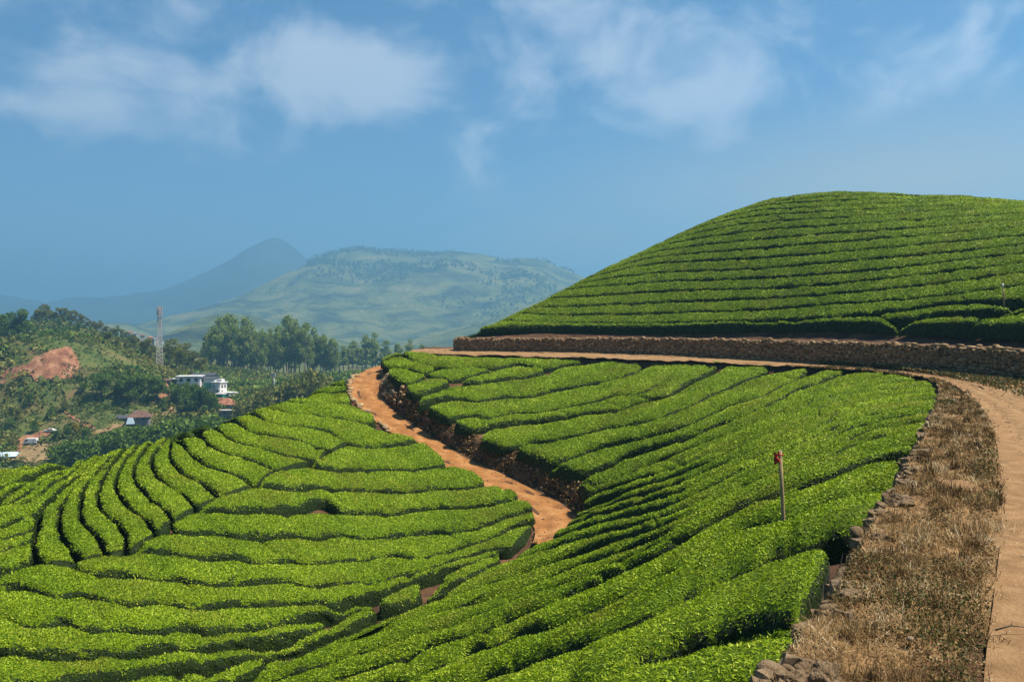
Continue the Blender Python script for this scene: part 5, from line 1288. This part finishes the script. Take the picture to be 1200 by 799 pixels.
# ------------------------------------------------------------------ woody stems under the nearest hedges
def build_stems():
    r = np.random.default_rng(8)
    for o, A, B, F, dist, Lm in HEDGES:
        if F is not F_M or min(np.hypot(*A.T).min(), np.hypot(*B.T).min()) > 19: continue
        mb = MB(); L = resample(B, max(6, int(Lm / .16))); In = resample(A, len(L)); n = 0
        for p, q in zip(L, In):
            if np.hypot(*p) > 20: continue
            d = (q - p) / (np.hypot(*(q - p)) + 1e-6)
            b = p + d * r.uniform(.22, .4); g = float(F(b[0], b[1])) - HT
            t = p + d * r.uniform(.08, .3) + r.normal(0, .06, 2)
            mb.tube([(b[0], b[1], g - .05), ((b[0] + t[0]) / 2 + r.normal(0, .03), (b[1] + t[1]) / 2, g + .22), (t[0], t[1], g + r.uniform(.38, .55))], [.016, .012, .006], 5, False); n += 1
        # the stubby end towards the verge
        for e in (A[-1] + (B[-1] - A[-1]) * f for f in np.linspace(.1, .9, 9)):
            if np.hypot(*e) > 20: continue
            g = float(F(e[0], e[1])) - HT; c = e + r.normal(0, .05, 2)
            mb.tube([(e[0] - .15, e[1] - .05, g - .05), (c[0] - .02, c[1], g + .3), (c[0] + r.normal(0, .06), c[1], g + r.uniform(.5, .75))], [.018, .012, .006], 5, False); n += 1
        if n: mb.build("stems", M_BARK, o, None, True)
build_stems()

# ------------------------------------------------------------------ stakes, mast, poles
def build_stakes():
    b = unproject(F_M, [(918, 606)], 5, 40)[0]; zt = float(F_M(*b))
    root = link("wooden_stake", None, None, (b[0], b[1], zt - HT)); tag(root, "tall wooden stake with a red rag tied at its top among the near tea rows", "stake")
    h = HT + .075 * b[1] + .06; mb = MB()
    top = Vector((-.07, 0, h))
    mb.tube([(0.02, 0, -.3), (0, 0, h * .3), top * .62 + Vector((.012, 0, 0)), top], [.044, .042, .039, .037], 10)
    mb.build("pole", M_WOOD, root, None, True)
    n1, n2 = 9, 8; V = []
    for i in range(n1):
        for j in range(n2):
            a = i / (n1 - 1); c = j / (n2 - 1)
            V.append((top.x - .035 - .10 * c + .02 * math.sin(9 * a + 3 * c), -.055 + .045 * math.sin(6 * c + 4 * a), h - .045 - .24 * a * (.55 + .45 * math.sin(2.2 * c + .6)) + .03 * math.sin(7 * c)))
    link("rag", mesh_from("rag", V, [grid_faces(n1, n2)], [M_FLAG]), root)
    mb = MB(); mb.tube([(top.x - .05, -.05, h - .09), (top.x + .05, -.05, h - .085), (top.x + .05, .05, h - .09), (top.x - .05, .05, h - .085), (top.x - .05, -.05, h - .09)], .012, 6); mb.build("knot", M_FLAG, root, None, True)
    b = unproject(F_H, [(1177, 352)], 35, 80)[0]; zt = float(F_H(*b)); root = link("wooden_stake", None, None, (b[0], b[1], zt - HT)); h = HT + .019 * b[1]
    tag(root, "thin wooden stake with a pale tip standing in the rows of the round hill", "stake")
    mb = MB(); mb.tube([(0, 0, -.3), (-.03, 0, h * .6), (-.09, 0, h - .25)], [.055, .05, .045], 8); mb.build("pole", M_WOOD, root, None, True)
    mb = MB(); mb.tube([(-.09, 0, h - .25), (-.11, 0, h + .05)], [.055, .05], 8); mb.build("pale_tip", M_WHITE, root, None, True)
M_WHITE = mat_plain("white_paint", (.62, .60, .56), .6)
M_STEEL = mat_plain("galvanised_steel", (.42, .36, .34), .6, 0)
M_REDSTEEL = mat_plain("red_steel", (.42, .16, .12), .5)
M_CONC = mat_plain("concrete", (.36, .33, .29), .9)
build_stakes()

def build_mast():
    D = 396; u = 187; X = (u - 600) / 1000 * D; zb = float(val_z(X, D)); H = (380 - 355.5) / 1000 * D - zb
    root = link("lattice_mast", None, None, (X, D, zb)); tag(root, "tall steel lattice mast with antennas rising above the wooded valley", "mast"); root.rotation_euler = (0, 0, .35)
    def half(t): return 1.5 * (1 - t) + .42 * t
    cor = [(-1, -1), (1, -1), (1, 1), (-1, 1)]
    for sx, sy in cor:
        mb = MB(); mb.tube([(sx * half(t), sy * half(t), H * .94 * t) for t in (0, .5, 1)], .12, 5); mb.build("leg", M_STEEL, root)
    lv = np.linspace(0, 1, 17)
    for k in range(16):
        mb = MB(); a, b = lv[k], lv[k + 1]
        for q in range(4):
            c, d = cor[q], cor[(q + 1) % 4]
            P = lambda s, t: (s[0] * half(t), s[1] * half(t), H * .94 * t)
            mb.tube([P(c, a), P(d, b)], .05, 4, False); mb.tube([P(d, a), P(c, b)], .05, 4, False); mb.tube([P(c, b), P(d, b)], .05, 4, False)
        mb.build("bracing", M_REDSTEEL if k % 4 in (2, 3) and k > 9 else M_STEEL, root)
    mb = MB(); mb.tube([(0, 0, H * .9), (0, 0, H * 1.0)], [.12, .05], 6); mb.build("lightning_rod", M_STEEL, root)
    for z in (.92, .84, .74):
        for q in range(3):
            a = q * 2.094 + z * 3; o_ = MB(); o_.box((1.15 * math.cos(a), 1.15 * math.sin(a), H * z), (.28, .5, 2.2), a); o_.tube([(0, 0, H * z), (1.1 * math.cos(a), 1.1 * math.sin(a), H * z)], .06, 5); o_.build("antenna", M_CONC, root)
    mb = MB(); mb.box((0, 0, H * .79), (2.4, 2.4, .14)); mb.build("platform", M_STEEL, root)
    for sx, hh in ((-1, .36), (1, .37)):
        mb = MB(); c = (sx * 1.35, -.6, H * hh); mb.tube([(c[0], c[1] - .1, c[2]), (c[0], c[1] - .5, c[2])], [.3, .75], 12); mb.build("dish", M_WHITE, root)
build_mast()

def build_poles():
    D = 385; u = 321; X = (u - 600) / 1000 * D; zb = float(val_z(X, D)); root = link("concrete_pole", None, None, (X, D, zb)); h = (380 - 437.5) / 1000 * D - zb
    tag(root, "pale concrete pole with a box head in front of the eucalyptus grove", "pole")
    mb = MB(); mb.tube([(0, 0, -1), (0, 0, h)], [.5, .36], 8); mb.build("shaft", M_CONC, root, None, True)
    mb = MB(); mb.box((-.3, 0, h - .6), (1.9, .9, 1.5)); mb.build("box_head", M_CONC, root)
    D = 318; u = 46; X = (u - 600) / 1000 * D; zb = float(val_z(X, D)); root = link("wooden_pole", None, None, (X, D, zb)); mb = MB(); mb.tube([(0, 0, -1), (0, 0, 4.4)], [.13, .1], 6); mb.build("shaft", M_BARKD, root, None, True)
    mb = MB(); mb.box((0, 0, 4.1), (1.1, .12, .12)); mb.build("crossarm", M_BARKD, root); tag(root, "thin dark wooden pole beside the yard with the parked vehicles", "pole")
build_poles()

# ------------------------------------------------------------------ houses and vehicles of the valley
M_WALLW = mat_noise("whitewash", [(.3, (.50, .48, .44)), (.7, (.68, .66, .62))], scale=.6, detail=8)
M_GREEN = mat_plain("green_sheet", (.03, .22, .15), .5)
M_TILE = mat_noise("clay_tiles", [(.3, (.17, .065, .035)), (.7, (.38, .17, .095))], scale=1.1, bump=.8, bump_scale=3)
M_BROWN = mat_noise("rusty_roof", [(.3, (.07, .038, .028)), (.7, (.17, .095, .065))], scale=.7)
M_GREY = mat_plain("grey_wall", (.17, .16, .15), .9)
M_DARKROOF = mat_plain("dark_roof", (.05, .055, .06), .7)
M_BLUE = mat_plain("pale_blue_sheet", (.45, .55, .62), .5)
M_GLASS = mat_plain("window_glass", (.03, .035, .04), .15)
M_PINK = mat_plain("pale_salmon", (.50, .34, .26), .8)
M_TYRE = mat_plain("rubber", (.02, .02, .02), .8)

def house(name, label, u, v, D, size, rz, wall, roof, kind='flat', wins=(), over=.5, rise=1.6, door=None, pitch_axis='x'):
    """u, v: photo position of the middle of the wall foot; size: length, depth, wall height in metres"""
    X = (u - 600) / 1000 * D; Z = (380 - v) / 1000 * D
    root = link(name, None, None, (X, D, Z)); root.rotation_euler = (0, 0, rz); tag(root, label, "building" if name != "hut" else "hut")
    l, d, h = size
    mb = MB(); mb.box((0, 0, h / 2 - 1.5), (l, d, h + 3)); mb.build("wall", wall, root)
    mb = MB()
    if kind == 'flat':
        mb.box((0, 0, h + .16), (l + over * 2, d + over * 2, .30))
    else:
        a, b = l / 2 + over, d / 2 + over; q = l / 2 * (.45 if kind == 'hip' else 1.0) + (over if kind == 'gable' else 0)
        mb.add([(-a, -b, h + .02), (a, -b, h + .02), (a, b, h + .02), (-a, b, h + .02), (-q, 0, h + rise), (q, 0, h + rise)], [(0, 1, 5, 4), (2, 3, 4, 5), (1, 2, 5), (3, 0, 4), (3, 2, 1, 0)])
    mb.build("roof", roof, root)
    for (x, z, w, hh, side) in wins:
        if side == 'f': c, s, cf, sf = (x, -d / 2 - .03, z), (w, .08, hh), (x, -d / 2 - .05, z), (w + .3, .05, hh + .3)
        else: c, s, cf, sf = (l / 2 + .03, x, z), (.08, w, hh), (l / 2 + .05, x, z), (.05, w + .3, hh + .3)
        wn = MB(); wn.box(c, s); wo = wn.build("window", M_GLASS, root)
        fm = MB()
        if side == 'f':
            fm.box((x, -d / 2 - .06, z + hh / 2 + .08), (w + .3, .14, .12)); fm.box((x, -d / 2 - .06, z - hh / 2 - .08), (w + .3, .16, .12))
        else:
            fm.box((l / 2 + .06, x, z + hh / 2 + .08), (.14, w + .3, .12)); fm.box((l / 2 + .06, x, z - hh / 2 - .08), (.16, w + .3, .12))
        fm.build("frame", M_CONC, wo)
    if door:
        x, w, hh = door; mb = MB(); mb.box((x, -d / 2 - .035, hh / 2), (w, .09, hh)); mb.build("door", M_BROWN, root)
    return root

def build_houses():
    r1 = house("white_house", "low white house with flat roof slabs at the left end of the white group", 223, 449.5, 372, (9.5, 6, 3.2), .12, M_WALLW, M_WHITE, wins=[(-3, 1.8, 1.2, 1.2, 'f'), (0, 1.8, 1.6, 1.3, 'f'), (3.2, 1.8, 1.2, 1.2, 'f'), (0, 1.8, 1.4, 1.2, 's')], over=.7)
    mb = MB(); mb.box((-5.8, -1.5, 2.3), (4.2, 5, .25)); mb.build("porch_roof", M_WHITE, r1)
    for x in (-7.4, -4.6):
        mb = MB(); mb.tube([(x, -3.6, -1), (x, -3.6, 2.2)], .14, 8); mb.build("porch_column", M_WHITE, r1)
    mb = MB(); mb.box((1.5, -4.2, -.3), (7, 1.6, .2)); mb.build("terrace", M_GREY, r1)
    r2 = house("white_house", "white house with a long dark roof and a green sheet front", 246.5, 455.5, 376, (6.6, 6, 4.6), -.1, M_WALLW, M_DARKROOF, 'gable', wins=[(-2, 3.6, .9, .8, 'f')], over=.3, rise=.9)
    mb = MB(); mb.box((.4, -3.4, 1.6), (3.8, .35, 2.6)); mb.build("green_sheet", M_GREEN, r2)
    mb = MB(); mb.box((-3.3, -3.3, 1.2), (1.6, .8, 3)); mb.build("salmon_wall", M_PINK, r2)
    r5 = house("outbuilding", "long dark roofed shed behind the white houses", 240, 447, 386, (10, 5, 3), -.05, M_GREY, M_DARKROOF, 'gable', over=.4, rise=1.0)
    r3 = house("white_house", "tall white two-storey house at the right end of the white group", 257, 461.5, 368, (4.4, 4.6, 5.0), -.35, M_WALLW, M_WHITE, wins=[(-1.0, 3.6, .8, .8, 'f'), (.9, 1.2, .8, .8, 'f'), (-.9, 3.4, .9, .9, 's'), (1, 3.4, .9, .9, 's'), (-.8, 1.1, .9, .9, 's')], over=.45)
    mb = MB(); mb.box((-.2, -2.6, 2.45), (4.8, .9, .18)); mb.build("ledge", M_WHITE, r3)
    mb = MB(); mb.box((.4, .4, 5.9), (2.4, 2.2, 1.2)); mb.build("roof_tank", M_WHITE, r3)
    house("white_house", "green walled annex below the tall white house", 258.5, 467, 362, (3.6, 3, 1.9), -.2, M_GREEN, M_WHITE, wins=[], over=.3)
    r4 = house("white_house", "small white house stepping down to the right of the tall one", 266, 467, 366, (5.2, 4, 2.6), -.3, M_WALLW, M_WHITE, wins=[(-1, 1.4, .8, .9, 'f'), (1.2, 1.4, .8, .9, 'f')], over=.4, door=(.1, .9, 2))
    house("white_house", "tiny flat roofed white house farthest right of the white group", 272.5, 466.5, 372, (3.4, 3, 2.2), -.3, M_WALLW, M_WHITE, wins=[(0, 1.2, .8, .8, 'f')], over=.4)
    house("tiled_house", "long whitewashed house under a red clay tile roof", 261.5, 478, 358, (11.4, 6, 1.7), -.12, M_WALLW, M_TILE, 'hip', wins=[(-4.2, .9, 1.0, .9, 'f'), (-1.6, .9, 1.0, .9, 'f'), (3.6, .9, 1.0, .9, 'f')], over=.6, rise=2.6, door=(1.2, 1.0, 1.6))
    house("tiled_house", "small clay roofed house at the right of the long tiled one", 284, 475.5, 372, (5, 4, 1.8), -.3, M_WALLW, M_TILE, 'hip', wins=[(0, .9, .9, .8, 'f')], over=.5, rise=1.7)
    house("outbuilding", "dark stone shed with a flat slab roof by the valley road", 267, 487, 346, (4.6, 3.5, 2.1), 0, M_GREY, M_CONC, wins=[(-.8, 1.1, .7, .7, 'f')], over=.35)
    r6 = house("brown_roofed_house", "grey house with a broad rusty brown roof beside the valley road", 163.5, 493, 334, (7.4, 6, 1.7), .25, M_GREY, M_BROWN, 'hip', wins=[(1.8, .9, 1, .8, 'f')], over=.6, rise=2.4, door=(-.4, .9, 1.5))
    mb = MB(); mb.box((-2.6, -4.2, .5), (3.0, 2.4, 2.2), .1, .6); mb.build("white_tarpaulin", M_BLUE, r6)
    house("outbuilding", "low grey roofed shed left of the brown roofed house", 147, 494, 336, (5.5, 4, 1.6), .2, M_GREY, M_DARKROOF, 'gable', over=.4, rise=1.1)
    house("hut", "hut with a pale blue sheet roof at the left edge below the scrub", 5, 540, 306, (8, 5, 1.9), .3, M_GREY, M_BLUE, 'gable', wins=[(1.5, 1.1, .8, .7, 'f')], over=.5, rise=1.3)
    house("hut", "white gabled hut just behind the blue roofed one", 1.5, 531, 318, (3.4, 3, 2.0), .2, M_WALLW, M_WHITE, 'gable', over=.3, rise=1.2)
    house("hut", "tiny white hut among trees above the red cut", 55, 407, 372, (2.6, 2, 1.5), 0, M_WALLW, M_WHITE, over=.2)
    house("hut", "small pale hut on the red path below the mast", 197, 450, 368, (3.0, 2.4, 1.7), .1, M_PINK, M_BROWN, 'gable', over=.3, rise=.8, door=(.3, .8, 1.5))
    for k, (u, v) in enumerate([(152, 392), (158, 393.5), (167, 396), (176, 398), (182, 400)]):
        house("hut", f"{ORD[k]} tiny pale house from the left in the far village behind the mast", u, v, 640, (3.0, 3, 1.6), .2 * k, M_CONC, [M_TILE, M_GREY, M_BROWN][k % 3], 'gable', over=.3, rise=.9)
build_houses()

def vehicle(kind, label, u, v, D, rz):
    X = (u - 600) / 1000 * D; z = float(val_z(X, D)) + .38
    root = link(kind, None, None, (X, D, z)); root.rotation_euler = (0, 0, rz); tag(root, label, "van" if kind == "van" else "car")
    if kind == "van":
        L_, W_ = 4.9, 1.9; side = [(-2.45, .35), (-2.45, .95), (-2.2, 1.15), (-1.55, 1.95), (-1.2, 2.15), (2.25, 2.15), (2.45, 1.9), (2.45, .35)]; glass = [(-1.9, 1.2), (-1.45, 1.8), (-.75, 1.8), (-.75, 1.2)]
    else:
        L_, W_ = 4.2, 1.7; side = [(-2.1, .32), (-2.1, .75), (-1.1, .9), (-.55, 1.38), (.95, 1.42), (1.5, .98), (2.05, .9), (2.1, .35)]; glass = [(-.85, .93), (-.45, 1.32), (.85, 1.34), (1.25, .97)]
    mb = MB(); n = len(side)
    mb.add([(x, -W_ / 2, z_) for x, z_ in side] + [(x, W_ / 2, z_) for x, z_ in side], [tuple(range(n)), tuple(range(2 * n - 1, n - 1, -1))] + [(i, n + i, n + (i + 1) % n, (i + 1) % n) for i in range(n)])
    bo = mb.build("body", M_WHITE, root); bv = bo.modifiers.new("b", 'BEVEL'); bv.width = .06; bv.segments = 2
    for s in (-1, 1):
        mb = MB(); m = len(glass); y0, y1 = s * (W_ / 2 + .004), s * (W_ / 2 + .016)
        mb.add([(x, y0, z_) for x, z_ in glass] + [(x, y1, z_) for x, z_ in glass], [tuple(range(m)), tuple(range(2 * m - 1, m - 1, -1))] + [(i, m + i, m + (i + 1) % m, (i + 1) % m) for i in range(m)]); mb.build("side_window", M_GLASS, root)
        for x in (-L_ * .31, L_ * .3):
            mb = MB(); mb.tube([(x, s * (W_ / 2 - .2), .33), (x, s * (W_ / 2 + .03), .33)], .33, 16); w = mb.build("wheel", M_TYRE, root, None, False); mb = MB(); mb.tube([(x, s * (W_ / 2 + .03), .33), (x, s * (W_ / 2 + .045), .33)], .19, 12); mb.build("rim", M_STEEL, w)
        mb = MB(); mb.box((-L_ / 2 - .01, s * W_ * .34, .72), (.06, .3, .16)); mb.build("headlight", M_BLUE, root)
    p, q = (side[2], side[3])
    mb = MB(); e = .02
    mb.add([(p[0] + .06 - e, -W_ * .42, p[1] + .08), (p[0] + .06 - e, W_ * .42, p[1] + .08), (q[0] - .04 - e, W_ * .4, q[1] - .08), (q[0] - .04 - e, -W_ * .4, q[1] - .08)], [(0, 1, 2, 3)]); mb.build("windscreen", M_GLASS, root)
vehicle("van", "white van parked on the sandy yard below the scrub hill", 36, 528, 317, .08)
vehicle("car", "white car parked at the back of the sandy yard", 58.5, 519.5, 326, .1)

# ------------------------------------------------------------------ haze
HAZE_DENSITY = 0.00034
def build_haze():
    mb = MB(); mb.box((0, 5500, 310), (26000, 20000, 810))
    m, nt, N, L = new_mat("haze")
    out = N("ShaderNodeOutputMaterial"); vol = N("ShaderNodeVolumePrincipled")
    vol.inputs["Density"].default_value = HAZE_DENSITY; vol.inputs["Color"].default_value = HAZE_COL
    vol.inputs["Anisotropy"].default_value = 0.25
    L(vol.outputs[0], out.inputs["Volume"])
    tag(mb.build("haze", m), "pale bluish haze filling the valley", "haze", kind="stuff")
HAZE_COL = (.21, .45, .68, 1)
build_haze()
